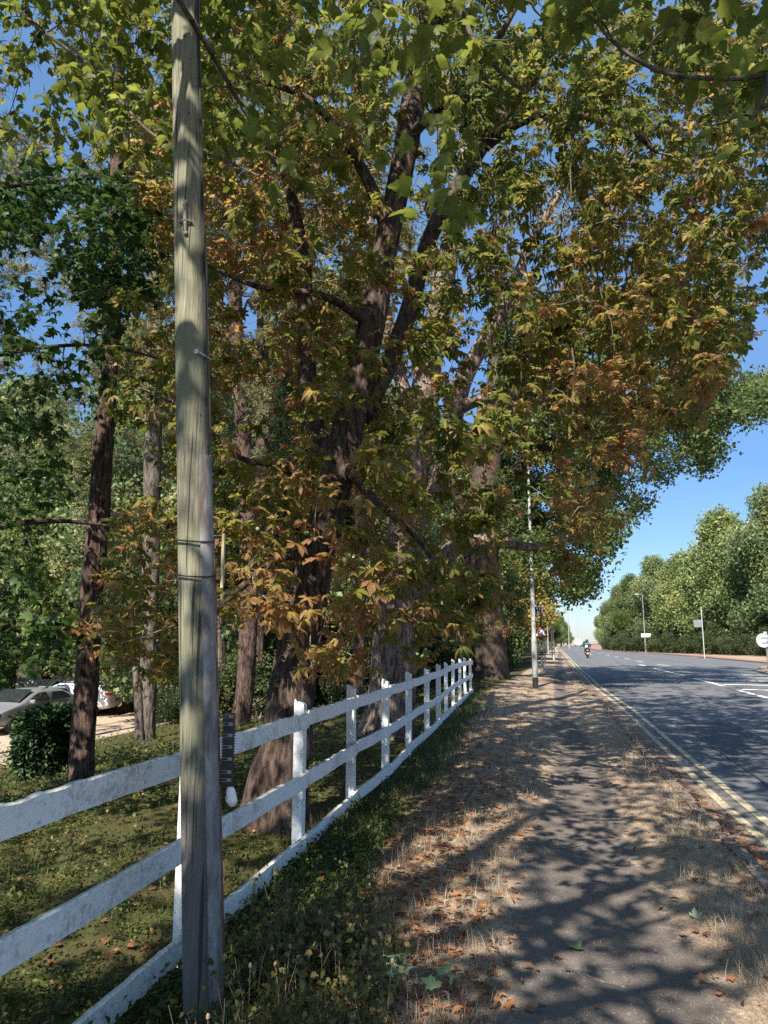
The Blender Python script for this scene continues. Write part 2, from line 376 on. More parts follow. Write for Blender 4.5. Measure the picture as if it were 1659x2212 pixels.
def grow(seedrows, targets, rng, r0=.012, wob=.10, droop=.15, nseg=5, base=None, maxr=.05):
    """connect every target point to the nearest point of the growing skeleton; returns list of (pts, radii)"""
    S = np.vstack(seedrows); cap = len(S) + len(targets) * nseg + 10
    Q = np.zeros((cap, 4)); Q[:len(S)] = S[:, :4]; n = len(S)
    d0 = np.array([np.min(np.sum((S[:, :3] - t) ** 2, 1)) for t in targets]); order = np.argsort(d0); out = []
    for k in order:
        t = targets[k]; v = Q[:n, :3] - t; dd = np.sqrt((v * v).sum(1)); j = int(np.argmin(dd + rng.uniform(0, .15)))
        a = Q[j, :3]; L = dd[j]
        if L < .05: continue
        m = (a + t) / 2 + rng.normal(0, wob * L, 3) + [0, 0, droop * L]
        u = np.linspace(0, 1, nseg + 1)[:, None]; C = (1 - u) ** 2 * a + 2 * u * (1 - u) * m + u * u * t
        C[1:-1] += rng.normal(0, .025 * L, (nseg - 1, 3))
        rs = min(Q[j, 3] * .7, maxr, r0 * (.6 + L)); rr = np.linspace(rs, max(.0022, rs * .35), nseg + 1)
        out.append((C, rr)); Q[n:n + nseg, :3] = C[1:]; Q[n:n + nseg, 3] = rr[1:]; n += nseg
    return out
def twigmesh(name, tw, mat, parent, n=4, loc=None, minr=.0):
    if not tw: return None
    k = len(tw[0][0]); C = np.array([t[0] for t in tw]); R = np.maximum(np.array([t[1] for t in tw]), minr)
    if loc is not None: C = C - np.asarray(loc)
    Tn = np.gradient(C, axis=1); Tn /= np.linalg.norm(Tn, axis=2, keepdims=True) + 1e-9
    ref = np.array([.3, .5, .81]); A = np.cross(Tn, ref); A /= np.linalg.norm(A, axis=2, keepdims=True) + 1e-9; B = np.cross(Tn, A)
    ang = np.arange(n) * 2 * math.pi / n
    V = C[:, :, None, :] + R[:, :, None, None] * (A[:, :, None, :] * np.cos(ang)[None, None, :, None] + B[:, :, None, :] * np.sin(ang)[None, None, :, None])
    m = len(tw); idx = np.arange(m * k * n).reshape(m, k, n); nx = np.roll(idx, -1, axis=2)
    Fq = np.stack([idx[:, :-1], nx[:, :-1], nx[:, 1:], idx[:, 1:]], axis=-1).reshape(-1, 4)
    return link(name, np_mesh(name, V.reshape(-1, 3), Fq, smooth=True), parent, mat)
def leaf_sites(tw, rng, per=2.0, frac=.45, spread=.05, out=.6, down=.35):
    P = []; D = []
    for C, r in tw:
        k = len(C); s = int(k * (1 - frac)); ax = C[-1] - C[0]; ax = ax / (np.linalg.norm(ax) + 1e-6)
        for i in range(max(1, s), k):
            cnt = rng.poisson(per) + (1 if i == k - 1 else 0)
            for _ in range(cnt):
                d = ax * out + rng.normal(0, .8, 3); d[2] = d[2] * .45 - down
                P.append(C[i] + rng.normal(0, spread, 3)); D.append(d)
    return np.array(P), np.array(D)
def blob_targets(blobs, rng, dens):
    """blobs: (px,py,Y,rpx[,depth factor,weight]) -> world points"""
    out = []
    for b in blobs:
        px, py, Y, rp = b[:4]; dz = b[4] if len(b) > 4 else 1.; wt = b[5] if len(b) > 5 else 1.
        c = at(px, py, Y); r = rp / 1620. * Y; n = max(2, int(dens * wt * (rp / 100.) ** 2))
        v = rng.normal(0, 1, (n, 3)); v /= np.linalg.norm(v, axis=1, keepdims=True); v *= rng.uniform(.15, 1, (n, 1)) ** .5 * r
        v[:, 1] *= dz; out.append(v + c)
    return np.vstack(out)
# ------------------------------------------------------------------ ground, road, kerbs, markings
def grow_lines(a, b, lo, hi, st, g=1.12):
    c = list(np.arange(a, b, st)); x = b; s = st
    while x < hi: c.append(x); s *= g; x += s
    c.append(hi); x = a; s = st; l = []
    while True:
        s *= g; x -= s
        if x <= lo: break
        l.append(x)
    return np.array([lo] + l[::-1] + c)
gx = grow_lines(-3.4, 1.6, -900, 900, .045); gy = grow_lines(2.0, 9.0, -300, 1400, .05, 1.045)
X, Y = np.meshgrid(gx, gy); Z = terr(X, Y)
nx_, ny_ = len(gx), len(gy); idx = np.arange(nx_ * ny_).reshape(ny_, nx_)
Fq = np.stack([idx[:-1, :-1], idx[:-1, 1:], idx[1:, 1:], idx[1:, :-1]], -1).reshape(-1, 4)
def path_w(x, y): 
    c = .18 - .012 * np.clip(y - 4, 0, 30) + .1 * vn(y, y * 0, .3, 4); w = .50 + .10 * vn(y, y * 0, .55, 9) - .018 * np.clip(y - 5, 0, 12)
    d = np.abs(x - c) / np.maximum(w, .16); return np.exp(-d ** 4) * (1 - .3 * sstep(7, 12, y)) 
def zones(x, y):
    f = fx(y)
    path = path_w(x, y)
    green = 1 - sstep(f + .25, f + .75 + .25 * vn(x, y, .8, 6), x)
    green = np.maximum(green, sstep(22, 27, y) * (1 - sstep(-2.3, -1.5, x)))
    gcx = -12.5 + 1.5 * vn(y, y * 0, .15, 3)
    gravel = 1 - sstep(gcx - .8, gcx + 1.2, x + .0 * y); gravel = gravel * sstep(6, 9, y) * (1 - sstep(45, 50, y))
    red = (x > kr(y)) * 1. * (x < kr(y) + 2.6)
    return path, green * (1 - gravel), gravel, red
pz, gz, gv, rz_ = zones(X, Y)
me = np_mesh('ground', np.stack([X, Y, Z], -1).reshape(-1, 3), Fq, smooth=True, attrs={'g_path': pz.ravel(), 'g_green': gz.ravel(), 'g_gravel': gv.ravel(), 'g_red': rz_.ravel()})
m, n = newmat('ground'); v = coords(n)
n1 = noisef(n, v, 1.7, 6, .65); n2 = noisef(n, v, 9, 6, .7); n3 = noisef(n, v, 60, 5, .75); n4 = noisef(n, v, 260, 3, .8)
fine = mth(n, 'ADD', mth(n, 'MULTIPLY', n3, .6), mth(n, 'MULTIPLY', n4, .4))
straw = ramp(n, [(.30, (.105, .072, .052)), (.45, (.26, .19, .138)), (.55, (.42, .32, .225)), (.70, (.60, .47, .34))], fine)
straw = mix(n, ramp(n, [(.40, (0, 0, 0)), (.62, (.75, .75, .75))], n2), straw, (.155, .118, .095))
dirt = ramp(n, [(.28, (.062, .052, .047)), (.5, (.12, .102, .092)), (.66, (.185, .16, .14)), (.80, (.40, .33, .26))], fine)
dirt = mix(n, ramp(n, [(.5, (0, 0, 0)), (.75, (.6, .6, .6))], n2), dirt, (.19, .155, .13))
gr = ramp(n, [(.3, (.018, .020, .007)), (.5, (.048, .050, .017)), (.66, (.10, .085, .034)), (.8, (.22, .14, .07))], fine)
gr = mix(n, ramp(n, [(.45, (0, 0, 0)), (.7, (.6, .6, .6))], n1), gr, (.085, .055, .032))
grav = ramp(n, [(.3, (.20, .15, .115)), (.6, (.42, .33, .25)), (.8, (.55, .46, .36))], fine)
redc = ramp(n, [(.3, (.20, .11, .085)), (.7, (.31, .19, .145))], fine)
def edge(a, nz, wd=.45):
    s = mth(n, 'ADD', attr(n, a), mth(n, 'MULTIPLY', mth(n, 'SUBTRACT', nz, .5), wd * 2)); return ramp(n, [(.38, (0, 0, 0)), (.62, (1, 1, 1))], s)
c = mix(n, edge('g_path', n2, .6), straw, dirt); c = mix(n, edge('g_green', n2, .35), c, gr); c = mix(n, edge('g_gravel', n2), c, grav)
c = mix(n, edge('g_red', n3, .1), c, redc)
finish(n, c, .95, fine, .7, .012, spec=.15)
gnd = link('ground', me, None, m); tag(gnd, 'dry verge, dirt path and shaded woodland floor', kind='structure')
# asphalt road
m, n = newmat('asphalt'); v = coords(n); a1 = noisef(n, v, 150, 4, .8); a2 = noisef(n, v, .7, 5, .6); a3 = noisef(n, coords(n, (2.2, .12, 1)), 1, 4)
sp = ramp(n, [(.3, (.048, .053, .066)), (.55, (.098, .103, .118)), (.75, (.22, .22, .225))], a1)
sp = mix(n, mth(n, 'MULTIPLY', a2, .35), sp, (.15, .14, .135)); sp = mix(n, ramp(n, [(.5, (0, 0, 0)), (.7, (.35, .35, .35))], a3), sp, (.065, .066, .07))
# gravel and leaf grit gathered against the kerb
at_ = attr(n, 'edge'); k = ramp(n, [(.45, (0, 0, 0)), (.75, (.8, .8, .8))], mth(n, 'ADD', at_, mth(n, 'MULTIPLY', mth(n, 'SUBTRACT', noisef(n, v, 3, 6, .7), .5), .9)))
sp = mix(n, k, sp, (.22, .155, .11))
trk = noisef(n, coords(n, (.9, .02, 1)), 1.6, 2); sp = mix(n, ramp(n, [(.46, (0, 0, 0)), (.62, (.4, .4, .4))], trk), sp, (.135, .135, .14))
vo = N(n, 'ShaderNodeTexVoronoi', Scale=.32); vo.feature = 'DISTANCE_TO_EDGE'; wv_ = n.nodes.new('ShaderNodeVectorMath'); wv_.operation = 'ADD'
nzc = N(n, 'ShaderNodeTexNoise', Scale=1.3, Detail=5); n.links.new(v, nzc.inputs['Vector']); n.links.new(v, wv_.inputs[0]); n.links.new(nzc.outputs['Color'], wv_.inputs[1]); n.links.new(wv_.outputs[0], vo.inputs['Vector'])
sp = mix(n, mth(n, 'MULTIPLY', ramp(n, [(.0, (1, 1, 1)), (.006, (0, 0, 0))], vo.outputs['Distance']), .75), sp, (.03, .03, .033))
finish(n, sp, .85, a1, .5, .006, spec=.3); M['asphalt'] = m
ys = np.concatenate([np.arange(-60, 40, 1.), np.arange(40, 220, 4.), np.arange(220, 900, 20.)])
V = []; E_ = []
us = np.r_[0, .04, .08, .14, .25, .5, .75, 1.]
for y in ys:
    a, b = kl(y) + .001, kr(y) - .001
    for u in us:
        x = a + (b - a) * u; V.append((x, y, -.08 + .05 * math.sin(math.pi * u) * (1 if y > -60 else 0))); E_.append(1 - min(1, (x - a) / .9))
idx = np.arange(len(V)).reshape(len(ys), len(us)); Fq = np.stack([idx[:-1, :-1], idx[:-1, 1:], idx[1:, 1:], idx[1:, :-1]], -1).reshape(-1, 4)
def road_z(x, y):
    u = np.clip((x - kl(y)) / (kr(y) - kl(y)), 0, 1); z = np.interp(u, us, -.08 + .05 * np.sin(math.pi * us)); return z
road = link('road', np_mesh('road', V, Fq, True, {'edge': E_}), None, M['asphalt']); tag(road, 'asphalt road with faded markings', kind='structure')
# kerbs: stones laid end to end
m, n = newmat('kerb_stone'); v = coords(n); k1 = noisef(n, v, 30, 5, .7); k2 = noisef(n, v, 2.5, 5)
c = ramp(n, [(.3, (.11, .095, .08)), (.7, (.24, .205, .17))], k1); c = mix(n, ramp(n, [(.45, (0, 0, 0)), (.6, (.9, .9, .9))], k2), c, (.20, .145, .10))
finish(n, c, .9, k1, .4, .005, spec=.2); M['kerb'] = m
def kerb(name, fn, side, y0, y1, top):
    mb = MB(); y = y0
    while y < y1:
        L = .91 if y < 60 else 4.; j = random.uniform(-.006, .006); h = top + random.uniform(-.006, .006)
        a = Vector((fn(y), y + .008, 0)); b = Vector((fn(y + L), y + L - .008, 0)); w_ = .12 * side
        vs = [(a.x + j, a.y, -.2), (a.x + j + w_, a.y, -.2), (a.x + j + w_, a.y, h), (a.x + j + .012 * side, a.y, h), (a.x + j, a.y, h - .015)]
        ve = [(b.x + j, b.y, -.2), (b.x + j + w_, b.y, -.2), (b.x + j + w_, b.y, h), (b.x + j + .012 * side, b.y, h), (b.x + j, b.y, h - .015)]
        fs = [(0, 1, 2, 3, 4), (9, 8, 7, 6, 5)] + [(i, (i + 1) % 5 + 0, (i + 1) % 5 + 5, i + 5) for i in range(5)]
        mb.add(vs + ve, fs); y += L
    o = mb.build(name, M['kerb']); tag(o, kind='structure'); return o
kerb('kerb', kl, -1, -20, 230, -.012); kerb('kerb', kr, 1, 20, 230, .03)
# painted markings
def paintmat(name, col, wear):
    m, n = newmat(name); v = coords(n); a = noisef(n, v, 90, 4, .8); b = noisef(n, v, 6, 5, .7)
    k = ramp(n, [(wear - .06, (1, 1, 1)), (wear + .12, (0, 0, 0))], mth(n, 'ADD', mth(n, 'MULTIPLY', a, .5), mth(n, 'MULTIPLY', b, .5)))
    finish(n, mix(n, k, (.13, .125, .12), col), .8, a, .3, .004, spec=.25); return m
M['yellow_paint'] = paintmat('yellow_paint', (.46, .39, .25), .51); M['white_paint_road'] = paintmat('white_road_paint', (.62, .61, .58), .60)
def stripe(mb, pts, wd):
    P = [Vector((p[0], p[1])) for p in pts]
    for i in range(len(P) - 1):
        a, b = P[i], P[i + 1]; t = (b - a).normalized(); nn = Vector((-t.y, t.x)) * wd / 2
        vs = [(q.x, q.y, float(road_z(q.x, q.y)) + .009) for q in (a - nn, b - nn, b + nn, a + nn)]
        mb.add(vs, [(0, 1, 2, 3)])
mb = MB()
for off in (.30, .52):
    yy = np.r_[np.arange(2, 40, .5), np.arange(40, 150, 3)]
    P = [(float(kl(y)) + off - .02 * math.sin(y * .3), float(y)) for y in yy]
    V = []
    for x, y in P: V += [(x - .045, y, float(road_z(x, y)) + .005), (x + .045, y, float(road_z(x, y)) + .005)]
    mb.add(V, [(2 * i, 2 * i + 1, 2 * i + 3, 2 * i + 2) for i in range(len(P) - 1)])
tag(mb.build('double_yellow_line', M['yellow_paint']), kind='structure')
mb = MB()
fl = lambda a, b: flat(a, b, -.04)[:2]
for a, b in (((1381, 1436), (1396, 1439)), ((1413, 1444), (1481, 1460)), ((1501, 1466), (1563, 1482)), ((1593, 1491), (1659, 1508))):
    stripe(mb, [fl(*a), (np.array(fl(*a)) + np.array(fl(*b))) / 2, fl(*b)], .17)
for (x1, y1, yr) in ((1523, 1458, 1459.2), (1565, 1464, 1465.6), (1529, 1469.5, 1472.5), (1563, 1479, 1481), (1603, 1489.5, 1491.5)):
    a = fl(x1, y1); b = fl(1659, yr); b = a + (b - a) * 1.25; k = 8
    stripe(mb, [a + (b - a) * i / k for i in range(k + 1)], .36)
for y0 in range(52, 150, 9): stripe(mb, [((kl(y0) + kr(y0)) / 2 - 1.5 * (y0 < 100), y0), ((kl(y0 + 4) + kr(y0 + 4)) / 2 - 1.5 * (y0 < 100), y0 + 4)], .1)
tag(mb.build('white_road_markings', M['white_paint_road']), kind='structure')
for qx, qy, lb in ((3.6, 12.5, 'round iron manhole cover in the nearer part of the road'), (6.4, 33.5, 'round iron manhole cover beside the white hatching')):
    mb = MB(); z_ = float(road_z(qx, qy)); mb.lathe((qx, qy, z_), [(.30, -.02), (.30, .006), (.27, .006), (.27, .003), (.02, .003)], 28)
    for k_ in range(-3, 4):
        for l_ in range(-3, 4):
            if k_ * k_ + l_ * l_ < 10: mb.box((qx + k_ * .07, qy + l_ * .07, z_ + .005), (.035, .035, .006))
    tag(mb.build('manhole_cover', plain('cast_iron', (.07, .065, .06), .6, .3, 30)), lb, 'manhole cover')
def sheet(name, pts, mat, dz):
    mb = MB(); V = []; n0 = 14
    for i in range(n0 + 1):
        for j in range(3):
            u, v_ = i / n0, j / 2; a = np.array(pts, float); p = (a[0] * (1 - v_) + a[1] * v_) * (1 - u) + (a[3] * (1 - v_) + a[2] * v_) * u; V.append((p[0], p[1], float(road_z(p[0], p[1])) + dz))
    mb.add(V, [(i * 3 + j, i * 3 + j + 1, i * 3 + j + 4, i * 3 + j + 3) for i in range(n0) for j in range(2)]); return tag(mb.build(name, mat), kind='structure')
m, n = newmat('patched_asphalt'); f = noisef(n, coords(n), 170, 4, .8); finish(n, ramp(n, [(.3, (.036, .038, .046)), (.6, (.075, .078, .088)), (.8, (.15, .15, .15))], f), .9, f, .5, .006); M['patch'] = m
M['tar'] = plain('tar_seam', (.022, .022, .024), .5, .3, 30)
sheet('road_patch', [(2.3, 9.5), (3.3, 9.5), (3.3, 17), (2.3, 17)], M['patch'], .004)
sheet('road_patch', [(4.6, 22), (7.4, 22.3), (7.3, 24.6), (4.6, 24.4)], M['patch'], .004)
sheet('tar_seam', [(2.27, 9.45), (2.31, 9.45), (2.31, 17.05), (2.27, 17.05)], M['tar'], .008); sheet('tar_seam', [(3.29, 9.45), (3.33, 9.45), (3.33, 17.05), (3.29, 17.05)], M['tar'], .008)
sheet('tar_seam', [(4.05, -4), (4.08, -4), (3.98, 60), (3.94, 60)], M['tar'], .006)
# grass-topped traffic island
mb = MB(); isl = [(9.6, 39.2), (10.3, 38.2), (13.2, 38.0), (14.3, 41), (14.6, 50), (13.6, 52), (11.6, 50), (9.9, 43)]
k = len(isl); mb.add([(x, y, -.2) for x, y in isl] + [(x, y, .07) for x, y in isl], [tuple(range(k, 2 * k))] + [(i, (i + 1) % k, (i + 1) % k + k, i + k) for i in range(k)])
isle = mb.build('traffic_island', M['kerb'], None, bevel=.02); tag(isle, kind='structure')
mb = MB(); cx_, cy_ = np.mean(isl, 0); mb.add([(cx_ + (x - cx_) * .88, cy_ + (y - cy_) * .93, .075) for x, y in isl], [tuple(range(k))])
m, n = newmat('island_straw'); f = noisef(n, coords(n), 20, 6, .8); finish(n, ramp(n, [(.3, (.2, .14, .09)), (.7, (.42, .32, .2))], f), .95, f, .5, .02); tag(mb.build('island_verge', m), kind='structure')
# ------------------------------------------------------------------ white post-and-rail fence
m, n = newmat('fence_paint'); v = coords(n); p1 = noisef(n, v, 26, 6, .75); p2 = noisef(n, coords(n, (22, 2.2, 22)), 3, 5, .6); p3 = noisef(n, v, 2.2, 4)
c = ramp(n, [(.30, (.62, .61, .58)), (.5, (.80, .80, .79)), (.7, (.88, .88, .87))], p1)
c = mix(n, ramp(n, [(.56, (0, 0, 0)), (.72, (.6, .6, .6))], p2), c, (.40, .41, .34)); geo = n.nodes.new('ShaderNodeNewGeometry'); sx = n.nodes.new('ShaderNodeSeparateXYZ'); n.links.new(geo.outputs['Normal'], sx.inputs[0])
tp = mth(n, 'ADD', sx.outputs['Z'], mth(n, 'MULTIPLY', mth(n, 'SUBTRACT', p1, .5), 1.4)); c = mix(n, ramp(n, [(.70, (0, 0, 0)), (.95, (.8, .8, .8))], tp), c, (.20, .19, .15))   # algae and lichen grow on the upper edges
c = mix(n, ramp(n, [(.62, (0, 0, 0)), (.66, (.8, .8, .8))], mth(n, 'ADD', mth(n, 'MULTIPLY', p1, .7), mth(n, 'MULTIPLY', p3, .4))), c, (.34, .33, .29))
sy_ = n.nodes.new('ShaderNodeSeparateXYZ'); tcf = n.nodes.new('ShaderNodeTexCoord'); n.links.new(tcf.outputs['Object'], sy_.inputs[0])
old = ramp(n, [(.0, (1, 1, 1)), (.06, (.12, .12, .12))], mth(n, 'SUBTRACT', mth(n, 'MULTIPLY', sy_.outputs['Y'], .1), .57))    # the two nearest bays are older, unwashed boards
gr1 = noisef(n, coords(n, (1, 1, 1)), 34, 7, .78); gr2 = noisef(n, coords(n, (1, 1, 1)), 5, 5, .7)
k9 = mth(n, 'MULTIPLY', old, ramp(n, [(.50, (0, 0, 0)), (.60, (.8, .8, .8))], mth(n, 'ADD', mth(n, 'MULTIPLY', gr1, .55), mth(n, 'MULTIPLY', gr2, .45))))
c = mix(n, k9, c, (.30, .29, .24)); c = mix(n, mth(n, 'MULTIPLY', old, .15), c, (.60, .58, .50))
finish(n, c, .7, p1, .5, .004, spec=.3); M['fence'] = m
fence = thing('post_and_rail_fence', (-1.9, 1.5, 0), 'white painted three-rail timber fence with weathered rails running beside the path', 'fence')
PY = [1.75, 3.80, 5.74, 7.4, 9.05, 10.8, 12.6, 14.4, 16.2, 18, 19.8, 21.6, 23.4]
def rough_board(a, b, h, th, seed, fray, z0, z1):
    """a rail from a to b (x,y), centre heights z0,z1; weathered upper edge"""
    r = random.Random(seed); a = Vector((*a, z0)); b = Vector((*b, z1)); L = (b - a).length; k = max(6, int(L / .022)) if fray else max(6, int(L / .12)); t = (b - a) / L
    nn = Vector((t.y, -t.x, 0)).normalized(); vs = []
    ang = r.uniform(0, 9)
    for i in range(k + 1):
        u = i / k; c = a.lerp(b, u) + Vector((0, 0, .006 * math.sin(u * 3.1 + ang) + .004 * math.sin(u * 9 + ang)))
        ft = (mnoise.noise(Vector((u * L * 9, seed, 0))) * .007 + mnoise.noise(Vector((u * L * 40, seed, 3))) * .004 + max(0, mnoise.noise(Vector((u * L * 16, seed, 7))) - .25) * .02) if fray else mnoise.noise(Vector((u * L * 6, seed, 0))) * .003
        fb = mnoise.noise(Vector((u * L * 7, seed + 5, 0))) * .003
        wv = mnoise.noise(Vector((u * L * 3, seed, 1))) * .003
        for s, hh in ((1, -h / 2 + fb), (1, h / 2 - .006 + ft * .6), (.55, h / 2 + ft), (-.55, h / 2 + ft * .8), (-1, h / 2 - .006 + ft * .5), (-1, -h / 2 + fb)):
            vs.append(c + nn * (s * th / 2 + wv) + Vector((0, 0, hh)))
    fs = []
    for i in range(k):
        for j in range(6):
            p = i * 6 + j; q = i * 6 + (j + 1) % 6; fs.append((p, q, q + 6, p + 6))
    fs += [(5, 4, 3, 2, 1, 0), tuple(k * 6 + j for j in range(6))]
    return vs, fs
for i, y in enumerate(PY):
    x = float(fx(y)); mb = MB(); z = T(x, y); wob = random.uniform(-.02, .02) if y > 10 else 0; wd = .082 if y < 15 else .072
    tp = 1.125 + (.02 if i % 2 else 0) - .08 * float(sstep(19, 25, y)); x -= .055
    q = wd / 2; vs = []
    for zz, sx_, sl_ in ((z - .1, 1, 0), (z + .5, 1, 0), (tp - .02, 1, 0), (tp, .9, .02)):
        for (u, v_) in ((-1, -1), (1, -1), (1, 1), (-1, 1)): vs.append((x + u * q * sx_ + wob * (zz - z) , y + v_ * q * sx_, zz + (sl_ * -u)))
    fs = [(3, 2, 1, 0), (12, 13, 14, 15)] + [(l * 4 + j, l * 4 + (j + 1) % 4, l * 4 + (j + 1) % 4 + 4, l * 4 + j + 4) for l in range(3) for j in range(4)]
    mb.add(vs, fs); mb.build('post', M['fence'], fence, bevel=.004)
HT = (.992, .545, .078)
ends = [-.6] + PY[1::1]
for li, hz in enumerate(HT):
    ys_ = [-.6, 1.75, 5.74, 9.05, 12.6, 16.2, 19.8, 23.5]
    for i in range(len(ys_) - 1):
        a, b = ys_[i], ys_[i + 1]; mid = [a] + [y for y in PY if a < y < b] + [b]
        for j in range(len(mid) - 1):
            if j: continue
            y0, y1 = a, b; mb = MB()
            seg = [y0] + [y for y in PY if y0 < y < y1] + [y1]
            st = .010 if i % 2 else 0
            for s_ in range(len(seg) - 1):
                p, q = seg[s_], seg[s_ + 1]; za, zb = [hz - .08 * float(sstep(19, 25, w_)) * (1 if li == 0 else 0) + (.05 * math.exp(-((w_ - 13) / 3) ** 2) if li == 2 else 0) + .006 * math.sin(w_ * 1.7 + li) for w_ in (p, q)]
                vs, fs = rough_board((float(fx(p)) , p + (.003 if s_ == 0 else 0)), (float(fx(q)), q - (.003 if s_ == len(seg) - 2 else 0)), .115, .032, li * 31 + i * 7 + s_, p < 7, za + st * .3, zb)
                mb.add(vs, fs)
            mb.build('rail', M['fence'], fence)
# ------------------------------------------------------------------ timber utility pole
m, n = newmat('pole_timber'); v = coords(n, (1, 1, .045)); g = noisef(n, v, 110, 7, .7, .1); g2 = noisef(n, coords(n), 3, 5, .6); g3 = noisef(n, coords(n, (1, 1, .018)), 55, 2, .4)
c = ramp(n, [(.34, (.085, .08, .058)), (.5, (.185, .175, .128)), (.66, (.30, .285, .215))], g)
c = mix(n, ramp(n, [(.4, (0, 0, 0)), (.65, (.8, .8, .8))], g2), c, (.17, .175, .115))
sp_ = n.nodes.new('ShaderNodeSeparateXYZ'); tc = n.nodes.new('ShaderNodeTexCoord'); n.links.new(tc.outputs['Object'], sp_.inputs[0])
hgt = mth(n, 'ADD', sp_.outputs['Z'], mth(n, 'MULTIPLY', noisef(n, coords(n, (3, 3, 1)), 4, 5), .7)); c = mix(n, ramp(n, [(.78, (1, 1, 1)), (1.0, (0, 0, 0))], mth(n, 'MULTIPLY', hgt, .72)), c, mix(n, g, (.06, .052, .048), (.22, .20, .19)))
c = mix(n, ramp(n, [(.63, (0, 0, 0)), (.67, (.8, .8, .8))], g3), c, (.03, .026, .02))
finish(n, c, .85, g, .6, .006, spec=.2); M['pole'] = m
M['rubber'] = plain('black_rubber', (.018, .018, .02), .6, .4, 30); M['steel'] = plain('galvanised_steel', (.30, .31, .31), .5, .3, 12, .6)
M['rusty'] = plain('rusty_cover', (.17, .085, .06), .8, .5, 9); M['wood_old'] = barkmat('old_timber', (.10, .085, .07), (.36, .33, .30), (40, 40, 3), bstr=.4)
pb = flat(429, 2206, 0); px0, py0 = float(pb[0]), float(pb[1]); py0 += .04
pole = thing('utility_pole', (px0, py0, 0), 'tall weathered timber utility pole with cable cover and black straps standing beside the fence', 'utility pole')
pz_ = 4.4; best = min((abs(proj([px0 + rt[0] * k * pz_, py0 + rt[1] * k * pz_, pz_])[0] - (401 + (proj([px0 + rt[0] * k * pz_, py0 + rt[1] * k * pz_, pz_])[1]) * 28 / 2206.)), k) for k in np.linspace(-.12, .05, 171))
lean = Vector((rt[0] * best[1], rt[1] * best[1], 1)).normalized()
def onpole(h, ang, r): # ang measured from the camera-right direction
    d = Vector((rt[0], rt[1], 0)); f_ = Vector((fw[0], fw[1], 0)).normalized()
    return Vector((px0, py0, 0)) + lean * h + (d * math.cos(ang) + f_ * math.sin(ang)) * r
PR = lambda h: .0835 - .0016 * h
mb = MB(); nn_ = 64; vs = []; hs = np.r_[-.2, np.arange(0, 9.2, .10)]
for h in hs:
    for j in range(nn_):
        a = 2 * math.pi * j / nn_; cr = 0
        for ca, h0, h1 in ((-1.35, -.2, 2.5), (-1.9, 1.1, 5), (-.95, 2.8, 7), (-2.3, 0, 1.6), (-1.1, -.2, 1.0), (-1.62, 3.0, 3.9)):
            if h0 < h < h1: cr += math.exp(-((a - (2 * math.pi if ca < 0 else 0) - ca - .04 * math.sin(h * 2.)) / .022) ** 2)
        r = PR(h) * (1 + .012 * mnoise.noise(Vector((math.cos(a) * 2, math.sin(a) * 2, h * .6)))) - .0028 * cr
        vs.append(onpole(h, a, r))
fs = [(i * nn_ + j, i * nn_ + (j + 1) % nn_, (i + 1) * nn_ + (j + 1) % nn_, (i + 1) * nn_ + j) for i in range(len(hs) - 1) for j in range(nn_)]
fs += [tuple(reversed(range(nn_))), tuple((len(hs) - 1) * nn_ + j for j in range(nn_))]
mb.add(vs, fs); mb.build('shaft', M['pole'], pole, smooth=True)
def hpx(py): # height on the pole seen at display row py
    d = ray(415, py); return float(H + d[2] * (math.hypot(px0, py0) / math.hypot(d[0], d[1])))
# curved cable cover nailed down the roadside flank
def cover(h0, h1, a0, a1, lift, mat, name):
    mb = MB(); vs = []; k = 10; hh = np.arange(h0, h1 + .001, .06)
    for h in hh:
        for lay in (0, 1):
            for j in range(k + 1):
                a = a0 + (a1 - a0) * (j if not lay else k - j) / k; rr = PR(h) + (.001 if lay else lift * (1 - .0 * j) + .002 * mnoise.noise(Vector((a * 3, h * 4, 1))))
                vs.append(onpole(h, a, rr))
    q = 2 * (k + 1); fs = [(i * q + j, i * q + (j + 1) % q, (i + 1) * q + (j + 1) % q, (i + 1) * q + j) for i in range(len(hh) - 1) for j in range(q)]
    fs += [tuple(reversed(range(q))), tuple((len(hh) - 1) * q + j for j in range(q))]
    mb.add(vs, fs); return mb.build(name, mat, pole)
m, n = newmat('cable_cover'); v = coords(n, (1, 1, .35)); a = noisef(n, v, 14, 6, .7); b = noisef(n, coords(n, (5, 5, 1)), 3.2, 5, .6)
c = ramp(n, [(.3, (.07, .066, .06)), (.5, (.19, .18, .175)), (.7, (.34, .33, .33))], a); c = mix(n, ramp(n, [(.56, (0, 0, 0)), (.64, (.7, .7, .7))], b), c, (.12, .07, .055)); finish(n, c, .75, a, .4, .004); M['cover'] = m
cover(hpx(2150), hpx(962), -1.02, -.05, .012, M['cover'], 'cable_cover')
cover(hpx(2120), hpx(1190), -.12, .42, .016, M['rusty'], 'conduit_cover')
mb = MB(); mb.tube([onpole(h, -.42 + .02 * math.sin(h * 2), PR(h) + .009) for h in np.arange(hpx(965), 9, .2)], .006, 6); mb.build('cable', M['rubber'], pole, True)
mb = MB(); mb.tube([onpole(h, -.12, PR(h) + .008) for h in np.arange(hpx(1190), hpx(440), .15)], .0055, 6); mb.build('conduit', M['wood_old'], pole, True)
for yy in (1166, 1241):
    mb = MB(); h = hpx(yy); mb.tube([onpole(h + .012 * math.sin(a * 1.3), a, PR(h) + .013) for a in np.linspace(-4.0, .6, 26)], .0042, 6)
    s = mb.build('strap', M['rubber'], pole, True)
    MB().box(onpole(h - .005, -.12, PR(h) + .032), (.022, .016, .03)).build('buckle', M['rusty'], s, bevel=.003)
mb = MB(); 
a_, b_ = hpx(1150), hpx(1268); mid = (a_ + b_) / 2
